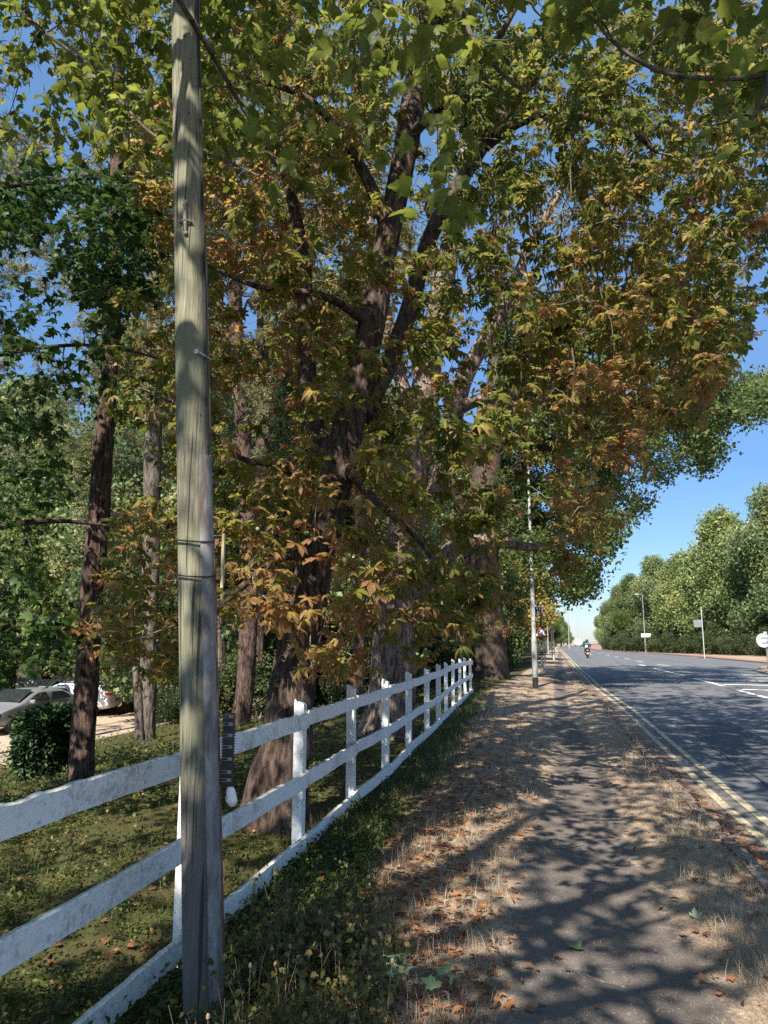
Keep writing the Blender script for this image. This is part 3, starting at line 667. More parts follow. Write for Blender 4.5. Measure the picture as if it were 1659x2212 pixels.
mb.box(onpole(mid, .02, PR(mid) + .052), (.013, .03, b_ - a_ if b_ > a_ else a_ - b_), YAW); mb.build('side_plate', plain('weathered_yellow_plate', (.42, .36, .22), .7, .3, 20), pole, bevel=.002)
# clip, pole hardware, step bolts
mb = MB(); h = hpx(767); mb.tube([onpole(h + .012, -1.0, PR(h) + .003), onpole(h, -.6, PR(h) + .009), onpole(h, -.1, PR(h) + .014)], .007, 6); mb.lathe(onpole(h + .012, -1.02, PR(h) + .002), [(.004, -.006), (.012, -.006), (.012, .006), (.004, .006)], 10, 'Y'); mb.build('cable_clip', M['steel'], pole)
mb = MB(); h0, h1 = hpx(500), hpx(455); 
mb.tube([onpole(h0 - .02, -1.55, PR(h0) + .006), onpole((h0 + h1) / 2, -1.55, PR(h0) + .016), onpole(h1 + .03, -1.55, PR(h1) + .006)], [.006, .010, .006], 8)
mb.tube([onpole(hpx(483), -1.95, PR(h0) + .006), onpole(hpx(483), -1.55, PR(h0) + .02), onpole(hpx(483), -1.15, PR(h0) + .006)], .006, 8)
mb.lathe(onpole(h1 + .03, -1.55, PR(h1) + .004), [(.003, -.01), (.014, -.008), (.014, .008), (.003, .01)], 12, 'Y'); mb.lathe(onpole(h0 - .02, -1.55, PR(h1) + .004), [(.003, -.01), (.011, -.008), (.011, .008), (.003, .01)], 12, 'Y')
mb.build('iron_hook', plain('weathered_iron', (.16, .15, .12), .8, .4, 60), pole, True)
for (xx, yy, r_) in ((404, 78, .009), (415, 126, .004), (411, 246, .005), (428, 473, .004), (421, 897, .004)):
    hh = hpx(yy); u = (xx - 401) / 29.; an = -math.pi / 2 + math.asin(max(-.95, min(.95, u))); 
    c0 = onpole(hh, an, PR(hh) - .004); c1 = onpole(hh, an, PR(hh) + .002); MB().tube([c0, c1], r_, 12).build('bolt_hole', M['rubber'], pole)
# slotted black cable closure hung on the far flank, and the white jug below it
M['black_plastic'] = plain('black_plastic', (.022, .021, .022), .45, .4, 40, spec=.5)
ha, hb = hpx(1542), hpx(1697); cl_c = onpole((ha + hb) / 2, .18, PR(1) + .052); Rz = Matrix.Rotation(YAW, 3, 'Z')
mb = MB(); Lz = ha - hb; mb.box(cl_c, (.042, .05, Lz), rot=Rz)
for i in range(26):
    z = cl_c.z - Lz / 2 + Lz * (i + .5) / 26; mb.box((cl_c.x, cl_c.y, z), (.052, .060, Lz / 26 * .45), rot=Rz)
clo = mb.build('cable_closure', M['black_plastic'], pole, bevel=.0015)
M['clips'] = plain('grey_clips', (.24, .24, .235), .6, .3, 60)
for k_, f_ in enumerate((.04, .15, .31, .47, .64, .82, .93)):
    z = ha - Lz * f_; mb = MB()
    for dz in (-.006, .006): mb.box(Vector((cl_c.x, cl_c.y, z + dz)) + Rz @ Vector((0, -.032, 0)), (.050, .004, .0022), rot=Rz)
    mb.box(Vector((cl_c.x, cl_c.y, z)) + Rz @ Vector((.015, -.032, 0)), (.018, .006, .012), rot=Rz)
    mb.build('slot_clip', M['clips'], clo)
jug = MB(); jc = onpole(hpx(1722), .05, PR(1) + .062); vs = []
prof = [(.004, .042), (.014, .040), (.020, .028), (.023, .010), (.027, -.018), (.026, -.024), (.008, -.044)]
for r_, h in prof:
    for j in range(14):
        a = 2 * math.pi * j / 14; vs.append(jc + Rz @ Vector((r_ * math.cos(a) + (.010 if h < -.03 else 0) * 0 - h * .12, r_ * .8 * math.sin(a), h)))
jug.add(vs, [(i * 14 + j, i * 14 + (j + 1) % 14, (i + 1) * 14 + (j + 1) % 14, (i + 1) * 14 + j) for i in range(6) for j in range(14)] + [tuple(range(14)), tuple(84 + j for j in reversed(range(14)))])
jo = jug.build('white_cap', plain('white_plastic', (.80, .81, .82), .4, .05, 30), pole, True)
mb = MB(); mb.tube([onpole(hpx(1700), -.02, PR(1) + .035), onpole(hpx(1735), -.05, PR(1) + .03), onpole(hpx(1765), .0, PR(1) + .028), onpole(hpx(1750), .05, PR(1) + .06)], .0022, 6); mb.build('loose_wire', M['rubber'], pole)
# ------------------------------------------------------------------ lamp posts, signs
m, n = newmat('column_paint'); a = noisef(n, coords(n, (1, 1, .4)), 9, 6, .7); finish(n, ramp(n, [(.35, (.16, .165, .155)), (.5, (.29, .30, .29)), (.7, (.40, .41, .40))], a), .6, a, .2, .003); M['column'] = m
M['black_base'] = plain('black_base_band', (.03, .03, .03), .7); M['sign_grey'] = plain('sign_back_grey', (.42, .43, .44), .5, .08, 8)
M['sign_red'] = plain('sign_red', (.50, .02, .03), .4, .1, 5); M['sign_white'] = plain('sign_white', (.80, .80, .80), .4, .05, 5); M['sign_black'] = plain('sign_black', (.01, .01, .012), .4); M['sign_yellow'] = plain('dull_yellow_board', (.36, .25, .10), .5, .15, 8)
def lamp_post(x, y, h, label, arm=.9, rb=.085, detail=True, lx=0, band=True, armdir=1):
    z = T(x, y); t = thing('lamp_post', (x, y, z), label, 'lamp post', 'lamp posts along the road')
    mb = MB(); mb.lathe((x, y, z), [(rb, -.1), (rb, .34)], 14) if band else None
    if band: mb.build('base_band', M['black_base'], t, True)
    mb = MB(); mb.lathe((x, y, z), [(rb * .98, -.1), (rb * .98, 1.5), (rb * .97, 1.58), (rb * .76, 1.72), (rb * .72, 3.0), (rb * .5, h * .6), (rb * .38, h)], 14); mb.build('column', M['column'], t, True)
    mb = MB(); mb.tube([(x, y, z + h - .05), (x + armdir * .15, y, z + h + .12), (x + armdir * arm, y, z + h + .18)], rb * .33, 8); mb.build('arm', M['column'], t, True)
    mb = MB(); mb.box((x + armdir * (arm + .3), y, z + h + .18), (.62, .24, .11)); ln = mb.build('lantern', M['sign_grey'], t, bevel=.03)
    mb = MB(); mb.box((x + armdir * (arm + .32), y, z + h + .115), (.4, .18, .02)); mb.build('lens', M['sign_white'], ln)
    return t
b = hit(1157, 1486); L1 = (float(b[0]), float(b[1]))
lp1 = lamp_post(L1[0], L1[1], 10.2, 'grey lamp post with black base band, nearest one beside the path', rb=.094)
MB().box((L1[0] + .045, L1[1] - .03, 2.72), (.015, .05, .55)).build('sign_edge', M['sign_grey'], lp1)
for zz in (2.25, 3.1): MB().lathe((L1[0], L1[1], zz), [(.078, -.02), (.078, .02)], 12).build('clamp_band', M['steel'], lp1)
b = hit(1197, 1425); lamp_post(float(b[0]), 64., 8, 'slim grey lamp post beyond the speed sign, left of the scooter rider', rb=.085, band=False)
lamp_post(11.9, 115, 8.2, 'pale lamp post on the far right pavement with a white plate', arm=.5, rb=.085, band=False, armdir=-1)
o_ = MB().box((12.05, 114.8, 2.35), (1.35, .05, .5)).build('white_plate', M['sign_white'], None, bevel=.02); tag(o_, 'small white plate sign fixed low on the far right lamp post', 'sign')
lamp_post(1.5, 150, 8, 'thin distant lamp post on the left verge near the far vehicles', rb=.1, band=False)
lamp_post(4.6, 215, 8, 'farthest thin lamp post seen beside the gap of sky', rb=.12, band=False)
lamp_post(-1.6, 96, 8, 'distant lamp post half hidden by yellow chestnut leaves', rb=.085, band=False)
mb = MB(); mb.lathe((-.9, 78, T(-.9, 78)), [(.09, -.1), (.09, 3.4)], 10); tag(mb.build('dark_post', M['black_base'], None, True), 'short dark post just behind the second lamp post', 'post')
def disc(mb, c, r, th, n=40): mb.lathe(c, [(r, -th / 2), (r, th / 2)], n, 'Y')
def text_mesh(s, size, mat, parent, loc, rot=(math.pi / 2, 0, 0), name='lettering', sx_=1.):
    cu = bpy.data.curves.new(name, 'FONT'); cu.body = s; cu.size = size; cu.align_x = 'CENTER'; cu.align_y = 'CENTER'; cu.extrude = .004; cu.offset = size * .018
    o = bpy.data.objects.new(name + '_tmp', cu); COL.objects.link(o); bpy.context.view_layer.update()
    me = bpy.data.meshes.new_from_object(o.evaluated_get(bpy.context.evaluated_depsgraph_get())); bpy.data.objects.remove(o)
    me.transform(Matrix.Translation(loc) @ Matrix.Rotation(rot[2], 4, 'Z') @ Matrix.Rotation(rot[0], 4, 'X') @ Matrix.Diagonal((sx_, 1, 1, 1)))
    return link(name, me, parent, mat)
# speed limit sign on its post
SY = 41.; g0 = flat(1172, 1449, 0); sx0 = -1.02
gz_ = T(sx0, SY); sgn = thing('speed_limit_sign', (sx0, SY, gz_), 'round 40 sign on a yellow board on a grey post behind the nearest lamp post', 'road sign')
mb = MB(); mb.lathe((sx0, SY, gz_), [(.062, -.1), (.062, 3.55)], 12); mb.build('post', plain('dark_grey_post', (.10, .105, .11), .5, .2, 9), sgn, True)
def P41(px, py, Y=SY): return at(px, py, Y)
c40 = P41(1161, 1318, SY - .12); r40 = 13.0 / 1620 * SY
mb = MB(); mb.box(tuple(c40 + [.02, .03, 0]), (.78, .02, .86)); mb.build('backing_board', M['sign_yellow'], sgn, bevel=.01)
mb = MB(); disc(mb, tuple(c40 + [0, .012, 0]), r40, .02); mb.build('red_ring', plain('faded_red', (.25, .11, .09), .5), sgn)
mb = MB(); disc(mb, tuple(c40), r40 * .83, .02); mb.build('sign_face', plain('dull_white', (.42, .41, .37), .5), sgn)
text_mesh('40', .40, M['sign_black'], sgn, Vector(c40 + [0, -.014, 0]))
# two-way traffic warning triangle
tsg = thing('warning_sign', (sx0, SY - .1, gz_), 'red triangle two-way traffic sign with black arrows beside the nearest lamp post', 'road sign')
def tri(mb, c, s, th):
    h = s * math.sqrt(3) / 2; k = s * .04; p = [(-s / 2, -h / 3), (s / 2, -h / 3), (0, 2 * h / 3)]; out = []
    for i in range(3):
        a = Vector(p[i]); prv = (Vector(p[i - 1]) - a).normalized(); nx2 = (Vector(p[(i + 1) % 3]) - a).normalized(); out += [a + prv * k, a + (prv + nx2) * k * .45, a + nx2 * k]
    q = len(out); mb.add([(c[0] + v.x, c[1] - th / 2, c[2] + v.y) for v in out] + [(c[0] + v.x, c[1] + th / 2, c[2] + v.y) for v in out], [tuple(range(q)), tuple(reversed(range(q, 2 * q)))] + [(i, (i + 1) % q, (i + 1) % q + q, i + q) for i in range(q)])
tc_ = P41(1168, 1367, SY - .2); S_ = 31 / 1620 * SY
mb = MB(); tri(mb, tc_ + [0, .02, 0], S_, .02); mb.build('red_border', M['sign_red'], tsg)
mb = MB(); tri(mb, tc_ + [0, 0, 0], S_ * .70, .018); mb.build('sign_face', M['sign_white'], tsg)
mb = MB()
for sx_, dr in ((-.085, 1), (.085, -1)):
    c = tc_ + [sx_, -.014, -.02 - .0 * dr]; a = .055; mb.box(tuple(c), (.04, .006, .26))
    mb.add([(c[0] - a * 1.3, c[1] - .003, c[2] + dr * .07), (c[0] + a * 1.3, c[1] - .003, c[2] + dr * .07), (c[0], c[1] - .003, c[2] + dr * .17)], [(0, 1, 2) if dr > 0 else (0, 2, 1)])
mb.build('arrow', M['sign_black'], tsg)
mb = MB(); mb.lathe((sx0 + .16, SY - .08, gz_), [(.04, -.1), (.04, tc_[2] - gz_ + .3)], 10); mb.build('post', M['steel'], tsg, True)
# far-side signs
kx = float(at(1655, 1384, 47)[0]); rs = thing('keep_left_sign', (kx, 47, .07), 'round grey-backed sign at the right edge of the road island', 'road sign')
mb = MB(); mb.lathe((kx, 47, .07), [(.045, -.1), (.045, 2.05)], 10); mb.build('post', M['steel'], rs, True)
mb = MB(); disc(mb, (kx - .14, 46.93, 1.62), .40, .03); mb.build('sign_back', plain('aluminium_back', (.55, .57, .58), .4, .05, 5, .3), rs)
MB().box((kx - .04, 46.9, 2.3 - .25), (.2, .04, .12)).build('top_plate', M['sign_grey'], rs); 
for zz in (1.5, 1.78): MB().box((kx - .1, 46.88, zz), (.36, .03, .03)).build('clamp_bar', M['steel'], rs)
x, y = 13.1, 76; ss = thing('square_sign', (x, y, T(x, y)), 'small square grey-backed sign on a thin pole in front of the dark hedge', 'road sign')
mb = MB(); mb.lathe((x, y, T(x, y)), [(.038, -.1), (.038, 5.0)], 10); mb.build('post', M['sign_grey'], ss, True)
MB().box((x - .42, y - .1, 3.2), (.70, .04, .70)).build('sign_back', plain('dark_sign_back', (.16, .17, .17), .6, .2, 4), ss, bevel=.02)
# ------------------------------------------------------------------ cars
m, n = newmat('car_silver'); finish(n, (.22, .23, .25), .28, metal=.35, spec=.6); M['silver'] = m
m, n = newmat('car_white'); finish(n, (.75, .75, .75), .3, spec=.6); M['white'] = m
m, n = newmat('car_glass'); finish(n, (.015, .02, .025), .06, spec=.9); M['glass'] = m
M['tyre'] = plain('tyre', (.02, .02, .02), .8); M['lamp_red'] = plain('tail_lamp_red', (.40, .02, .02), .25, .1, 9, spec=.7); M['rim'] = plain('alloy_rim', (.45, .46, .47), .35, .1, 9, .6)
def car(name, label, paint, L=4.3, Wd=1.76, Hh=1.42, kind='hatch'):
    """nose toward -Y, base centre at origin"""
    t = thing(name, (0, 0, 0), label, 'car')
    if kind == 'van': st = [(0, .5, .62, .62, .5), (.06, .25, .95, .95, .8), (.9, .22, 1.1, 1.15, .86), (1.25, .22, 1.15, 1.45, .8), (1.75, .22, 1.2, Hh, .80), (L * .6, .22, 1.2, Hh + .02, .82), (L - .1, .24, 1.2, Hh, .82), (L - .02, .3, 1.2, Hh - .15, .82), (L, .4, 1.1, 1.15, .84)]
    else: st = [(0, .42, .55, .56, .60), (.05, .26, .68, .70, .78), (.5, .22, .80, .84, .85), (1.15, .2, .90, .96, .88), (1.65, .2, .94, 1.24, .86), (2.1, .2, .96, Hh - .02, .80), (2.7, .2, .98, Hh, .78), (3.3, .2, 1.0, Hh - .03, .77), (3.75, .22, 1.02, Hh - .1, .77), (4.0, .26, 1.03, 1.16, .82), (4.22, .3, 1.0, 1.02, .84), (4.3, .42, .8, .82, .74)]
    sc_ = L / st[-1][0]; rings = []
    for (s, sill, belt, roof, wf) in st:
        y = s * sc_ - L / 2; hw = Wd / 2; b = hw * min(1, wf / .86); tw = hw * .74 if roof - belt > .15 else b * .93
        half = [(b * .80, sill), (b * .98, sill + .12), (b, (sill + belt) / 2), (b * .97, belt), (tw + (b - tw) * .35, belt + (roof - belt) * .6), (tw, roof - min(.07, (roof - belt) * .3)), (tw * .72, roof), (0.001, roof + .01)]
        rings.append([Vector((x, y, z)) for x, z in half] + [Vector((-x, y, z)) for x, z in reversed(half)])
    q = len(rings[0]); mb = MB(); mb.add([v for r in rings for v in r], [(i * q + j, (i + 1) * q + j, (i + 1) * q + (j + 1) % q, i * q + (j + 1) % q) for i in range(len(rings) - 1) for j in range(q)] + [tuple(range(q)), tuple(reversed([(len(rings) - 1) * q + j for j in range(q)]))])
    bo = mb.build('body', paint, t, True); bo.modifiers.new('sub', 'SUBSURF').levels = 2; bo.modifiers['sub'].render_levels = 2
    def side(y0, y1, slope0, slope1, z0, z1, name='side_window'):
        for s in (-1, 1):
            mb = MB(); vs = []
            for u in np.linspace(0, 1, 9):
                y = y0 + (y1 - y0) * u; zt = z0 + (z1 - z0) * min(1, u / slope0 if slope0 else 1, (1 - u) / slope1 if slope1 else 1) ** .6 if 0 < u < 1 else z0 + (z1 - z0) * .05
                for z in (z0, zt):
                    k = (z - .95) / (Hh - .95); vs.append((s * (Wd / 2 * (.975 - .215 * max(0, k)) + .018), y, z))
            mb.add(vs, [(2 * i, 2 * i + 2, 2 * i + 3, 2 * i + 1) for i in range(8)]); mb.build(name, M['glass'], t)
    if kind == 'van': side(-L / 2 + 1.35, -L / 2 + 2.1, .5, .1, 1.25, 1.7)
    else: side(-L / 2 + 1.5 * sc_, -L / 2 + 2.62 * sc_, .55, .0, 1.0, Hh - .13); side(-L / 2 + 2.68 * sc_, -L / 2 + 3.8 * sc_, 0, .35, 1.02, Hh - .14)
    mb = MB(); hw = Wd / 2
    if kind != 'van':
        mb.add([(-hw * .8, -L / 2 + 1.2 * sc_, 1.0), (hw * .8, -L / 2 + 1.2 * sc_, 1.0), (hw * .66, -L / 2 + 1.98 * sc_, Hh - .045), (-hw * .66, -L / 2 + 1.98 * sc_, Hh - .045)], [(0, 1, 2, 3)]); 
        for v in range(4): mb.v[v] = (mb.v[v][0], mb.v[v][1] - .03, mb.v[v][2] + .035)
        mb.build('windscreen', M['glass'], t)
        mb = MB(); mb.add([(-hw * .74, L / 2 - .19, 1.09), (hw * .74, L / 2 - .19, 1.09), (hw * .62, L / 2 - .44, Hh - .11), (-hw * .62, L / 2 - .44, Hh - .11)], [(0, 1, 2, 3)]); mb.build('rear_window', M['glass'], t)
        MB().box((0, L / 2 - .42, Hh - .05), (Wd * .66, .30, .04)).build('roof_spoiler', paint, t, bevel=.015)
    for s in (-1, 1):
        for y in (-L / 2 + .85 * sc_, L / 2 - .8 * sc_):
            wo = MB().lathe((s * (hw - .10), y, .31), [(.2, -.1), (.29, -.1), (.315, -.07), (.315, .07), (.29, .1), (.2, .1)], 28, 'X').build('tyre', M['tyre'], t, True)
            MB().lathe((s * (hw - .085), y, .31), [(.02, -.098), (.2, -.098), (.2, .098), (.02, .098)], 20, 'X').build('rim', M['rim'], wo, True)
        MB().box((s * hw * .80, L / 2 - .10, .93), (.30, .20, .17)).build('tail_light', M['lamp_red'], t, bevel=.04)
        MB().box((s * hw * .72, -L / 2 + .16, .66), (.34, .22, .14)).build('headlight', M['glass'], t, bevel=.04)
        MB().box((s * (hw + .09), -L / 2 + 1.52 * sc_, 1.02), (.20, .10, .13)).build('wing_mirror', paint, t, bevel=.03)
        MB().box((s * (hw + .004), -L / 2 + 2.5 * sc_, .84), (.02, .16, .03)).build('door_handle', paint, t, bevel=.008)
        MB().box((s * (hw * .955), 0, .23), (.06, L * .5, .08)).build('sill', M['black_plastic'], t, bevel=.01)
    MB().box((0, L / 2 - .0, .62), (.52, .03, .11)).build('number_plate', M['sign_yellow'], t)
    return t
zc = -1.2
c1 = car('parked_car', 'silver hatchback parked on the gravel beyond the trimmed dark bush', M['silver']); p = at(163, 1513, 25.5); c1.location = (p[0] + .06 - .88, 25.5 - 2.15 + .2, T(p[0] - .8, 23)); 
c2 = car('parked_car', 'white car with its red tail light showing right of the leaning pine trunk', M['white']); p = at(227, 1530, 28.2); c2.location = (p[0] - 2.1, 28.6, T(p[0] - 2, 28.6)); c2.rotation_euler = (0, 0, -math.radians(78))
c3 = car('parked_van', 'white van with a thin red stripe behind the silver hatchback', M['white'], 5.2, 1.95, 1.92, 'van'); c3['category'] = 'van'
p = at(140, 1495, 33.); c3.location = (p[0], 33.4, T(p[0], 33) ); c3.rotation_euler = (0, 0, math.radians(-82))
# red stripe of the van
for s in (-1, 1):
    o_ = MB().box((s * (1.95 / 2 * .90), .4, 1.50), (.03, 3.4, .10)).build('red_stripe', M['lamp_red'], None); o_.parent = c3
    o_.location = (0, 0, 0)
fv = car('distant_van', 'tiny pale van far down the road near the vanishing point', M['white'], 5.2, 2.0, 2.1, 'van'); fv['category'] = 'van'; fv.location = (4.9, 228, -.05)
fc = car('distant_car', 'tiny dark car far down the road left of the scooter rider', plain('dark_car', (.05, .055, .06), .3, .1, 5, .3), 4.3, 1.8, 1.5); fc.location = (7.4, 240, -.05)
# ------------------------------------------------------------------ scooter and rider, seen from behind
SX, SYr = 2.45, 76.; sz = float(road_z(SX, SYr))
def S(x, y, z): return (SX + x, SYr + y, sz + z)
sc_t = thing('motor_scooter', S(0, 0, 0), 'dark scooter with red tail light and yellow plate riding away down the road', 'scooter')
dk = plain('scooter_dark', (.02, .02, .022), .35, .2, 9, spec=.6)
for yy, nm in ((-.62, 'rear_wheel'), (.66, 'front_wheel')):
    wo = MB().lathe(S(0, yy, .25), [(.13, -.05), (.22, -.055), (.25, -.03), (.25, .03), (.22, .055), (.13, .05)], 24, 'X').build(nm, M['tyre'], sc_t, True)
    MB().lathe(S(0, yy, .25), [(.02, -.04), (.135, -.04), (.135, .04), (.02, .04)], 16, 'X').build('rim', M['rim'], wo, True)
mb = MB(); mb.tube([S(0, -.86, .62), S(0, -.7, .66), S(0, -.35, .60), S(0, -.05, .42), S(0, .1, .26), S(0, .35, .24), S(0, .45, .45), S(0, .52, .8), S(0, .50, .98)], [.09, .17, .22, .20, .16, .15, .17, .20, .14], 14)
mb.build('body_shell', dk, sc_t, True)
mb = MB(); mb.tube([S(0, -.85, .78), S(0, -.4, .80), S(0, -.02, .74)], [.12, .16, .12], 12); mb.build('seat', M['rubber'], sc_t, True)
mb = MB(); mb.tube([S(-.36, .34, 1.06), S(-.18, .46, 1.03), S(0, .5, .98), S(.18, .46, 1.03), S(.36, .34, 1.06)], .02, 8); hb_ = mb.build('handlebar', M['rubber'], sc_t, True)
for s in (-1, 1):
    mb = MB(); mb.tube([S(s * .22, .46, 1.05), S(s * .34, .44, 1.22)], .008, 6); mb.box(S(s * .38, .43, 1.26), (.14, .03, .09)); mb.build('mirror', M['rubber'], sc_t)
    MB().box(S(s * .17, -.84, .55), (.06, .05, .05)).build('indicator', plain('amber', (.6, .25, .03), .3), sc_t)
MB().box(S(0, -.93, .72), (.22, .07, .12)).build('tail_light', M['lamp_red'], sc_t, bevel=.03)
MB().box(S(.02, -.94, .46), (.24, .02, .18)).build('number_plate', plain('plate_yellow', (.32, .27, .12), .5, .05, 5), sc_t)
mb = MB(); mb.tube([S(.2, .0, .28), S(.24, -.5, .30), S(.24, -.85, .36)], [.035, .06, .06], 10); mb.build('exhaust', M['steel'], sc_t, True)
mb = MB(); mb.tube([S(0, -.80, .45), S(0, -.9, .30), S(0, -.88, .18)], [.1, .09, .07], 8); mb.build('mudguard', dk, sc_t, True)
def skinned(name, verts, edges, radii, mat, parent, root=0, sub=2):
    me = bpy.data.meshes.new(name); me.from_pydata(verts, edges, []); me.update(); o = link(name, me, parent, mat)
    sk = o.modifiers.new('skin', 'SKIN'); ld = me.skin_vertices[0].data
    for i, r in enumerate(radii): ld[i].radius = r if hasattr(r, '__len__') else (r, r); ld[i].use_root = (i == root)
    sb = o.modifiers.new('sub', 'SUBSURF'); sb.levels = sub; sb.render_levels = sub; sk.use_smooth_shade = True; return o
rd = thing('person', S(0, -.25, .8), 'person riding the scooter away, in a teal and black jacket and dark helmet', 'person')
bv = [S(0, -.28, .86), S(0, -.30, 1.02), S(0, -.28, 1.20), S(0, -.24, 1.36), S(0, -.19, 1.46), S(0, -.15, 1.56), S(0, -.12, 1.68),
      S(-.19, -.22, 1.38), S(-.30, -.08, 1.16), S(-.33, .22, 1.06), S(-.34, .33, 1.07), S(.19, -.22, 1.38), S(.30, -.08, 1.16), S(.33, .22, 1.06), S(.34, .33, 1.07),
      S(-.12, -.24, .84), S(-.22, .14, .80), S(-.19, .22, .38), S(-.19, .34, .30), S(.12, -.24, .84), S(.22, .14, .80), S(.19, .22, .38), S(.19, .34, .30)]
be = [(0, 1), (1, 2), (2, 3), (3, 4), (4, 5), (5, 6), (3, 7), (7, 8), (8, 9), (9, 10), (3, 11), (11, 12), (12, 13), (13, 14), (0, 15), (15, 16), (16, 17), (17, 18), (0, 19), (19, 20), (20, 21), (21, 22)]
br = [(.15, .12), (.135, .10), (.15, .11), (.16, .11), (.06, .06), (.085, .09), (.08, .085), .06, .045, .035, .03, .06, .045, .035, .03, .095, .07, .05, .045, .095, .07, .05, .045]
skinned('body', bv, be, br, plain('dark_clothing', (.022, .022, .026), .8, .3, 30), rd)
jv = [S(0, -.30, .93), S(0, -.31, 1.06), S(0, -.29, 1.22), S(0, -.245, 1.37), S(0, -.21, 1.44), S(-.20, -.225, 1.37), S(-.30, -.08, 1.17), S(-.33, .18, 1.07), S(.20, -.225, 1.37), S(.30, -.08, 1.17), S(.33, .18, 1.07)]
m, n = newmat('teal_jacket'); tcn = n.nodes.new('ShaderNodeTexCoord'); s_ = n.nodes.new('ShaderNodeSeparateXYZ'); n.links.new(tcn.outputs['Object'], s_.inputs[0])
k_ = ramp(n, [(.0, (0, 0, 0)), (.02, (1, 1, 1))], mth(n, 'SUBTRACT', s_.outputs['Z'], sz + 1.30)); finish(n, mix(n, k_, (.022, .024, .035), (.012, .11, .145)), .7)
skinned('jacket', jv, [(0, 1), (1, 2), (2, 3), (3, 4), (3, 5), (5, 6), (6, 7), (3, 8), (8, 9), (9, 10)], [(.17, .135), (.165, .125), (.175, .13), (.175, .125), (.09, .08), .075, .06, .048, .075, .06, .048], m, rd)
mb = MB(); mb.add([S(-.17, -.452, 1.02), S(.01, -.452, 1.02), S(.01, -.445, 1.22), S(-.17, -.445, 1.22), S(-.17, -.40, 1.02), S(.01, -.40, 1.02), S(.01, -.39, 1.22), S(-.17, -.39, 1.22)], [(0, 1, 2, 3), (7, 6, 5, 4), (0, 4, 5, 1), (1, 5, 6, 2), (2, 6, 7, 3), (3, 7, 4, 0)]); mb.build('pale_back_patch', M['sign_white'], rd)
mb = MB(); mb.lathe(S(0, -.13, 1.66), [(.06, -.13), (.115, -.11), (.135, -.03), (.135, .04), (.11, .10), (.06, .135), (.01, .145)], 20); mb.build('helmet', plain('helmet_dark', (.03, .03, .035), .25, .2, 9, spec=.6), rd, True)
for s in (-1, 1):
    for k_ in range(4): pass
# ------------------------------------------------------------------ trees
def rows(L):      # (px,py,Y,half width px) -> x,y,z,r
    out = []
    for px, py, Y, rp in L:
        p = at(px, py, Y); d = (p - [0, 0, H]) @ fw; out.append((*p, rp / F * d))
    return out
def inpoly(P, poly):
    x, y = P[:, 0], P[:, 1]; c = np.zeros(len(P), bool); j = len(poly) - 1
    for i in range(len(poly)):
        xi, yi = poly[i]; xj, yj = poly[j]
        c ^= ((yi > y) != (yj > y)) & (x < (xj - xi) * (y - yi) / (yj - yi + 1e-9) + xi); j = i
    return c
def poly_targets(poly, n, Y0, Y1, rng, hole=.5, hs=.006, seed=1, zmin=.0):
    P = np.array(poly, float); lo, hi = P.min(0), P.max(0); out = []
    while len(out) < n:
        q = rng.uniform(lo, hi, (n * 3, 2)); q = q[inpoly(q, poly)]
        k = vn(q[:, 0], q[:, 1], hs, seed) + .5 * vn(q[:, 0], q[:, 1], hs * 2.7, seed + 3) + rng.uniform(-.5, .5, len(q)) > -hole
        for px, py in q[k]:
            Y = rng.uniform(Y0, Y1) if not callable(Y0) else Y0(px, py)
            p = at(px, py, Y)
            if p[2] > T(p[0], p[1]) + zmin: out.append(p)
    return np.array(out[:n])
def tree_thing(name, base, label, group=None, cat='tree'): return thing(name, tuple(base), label, cat, group)
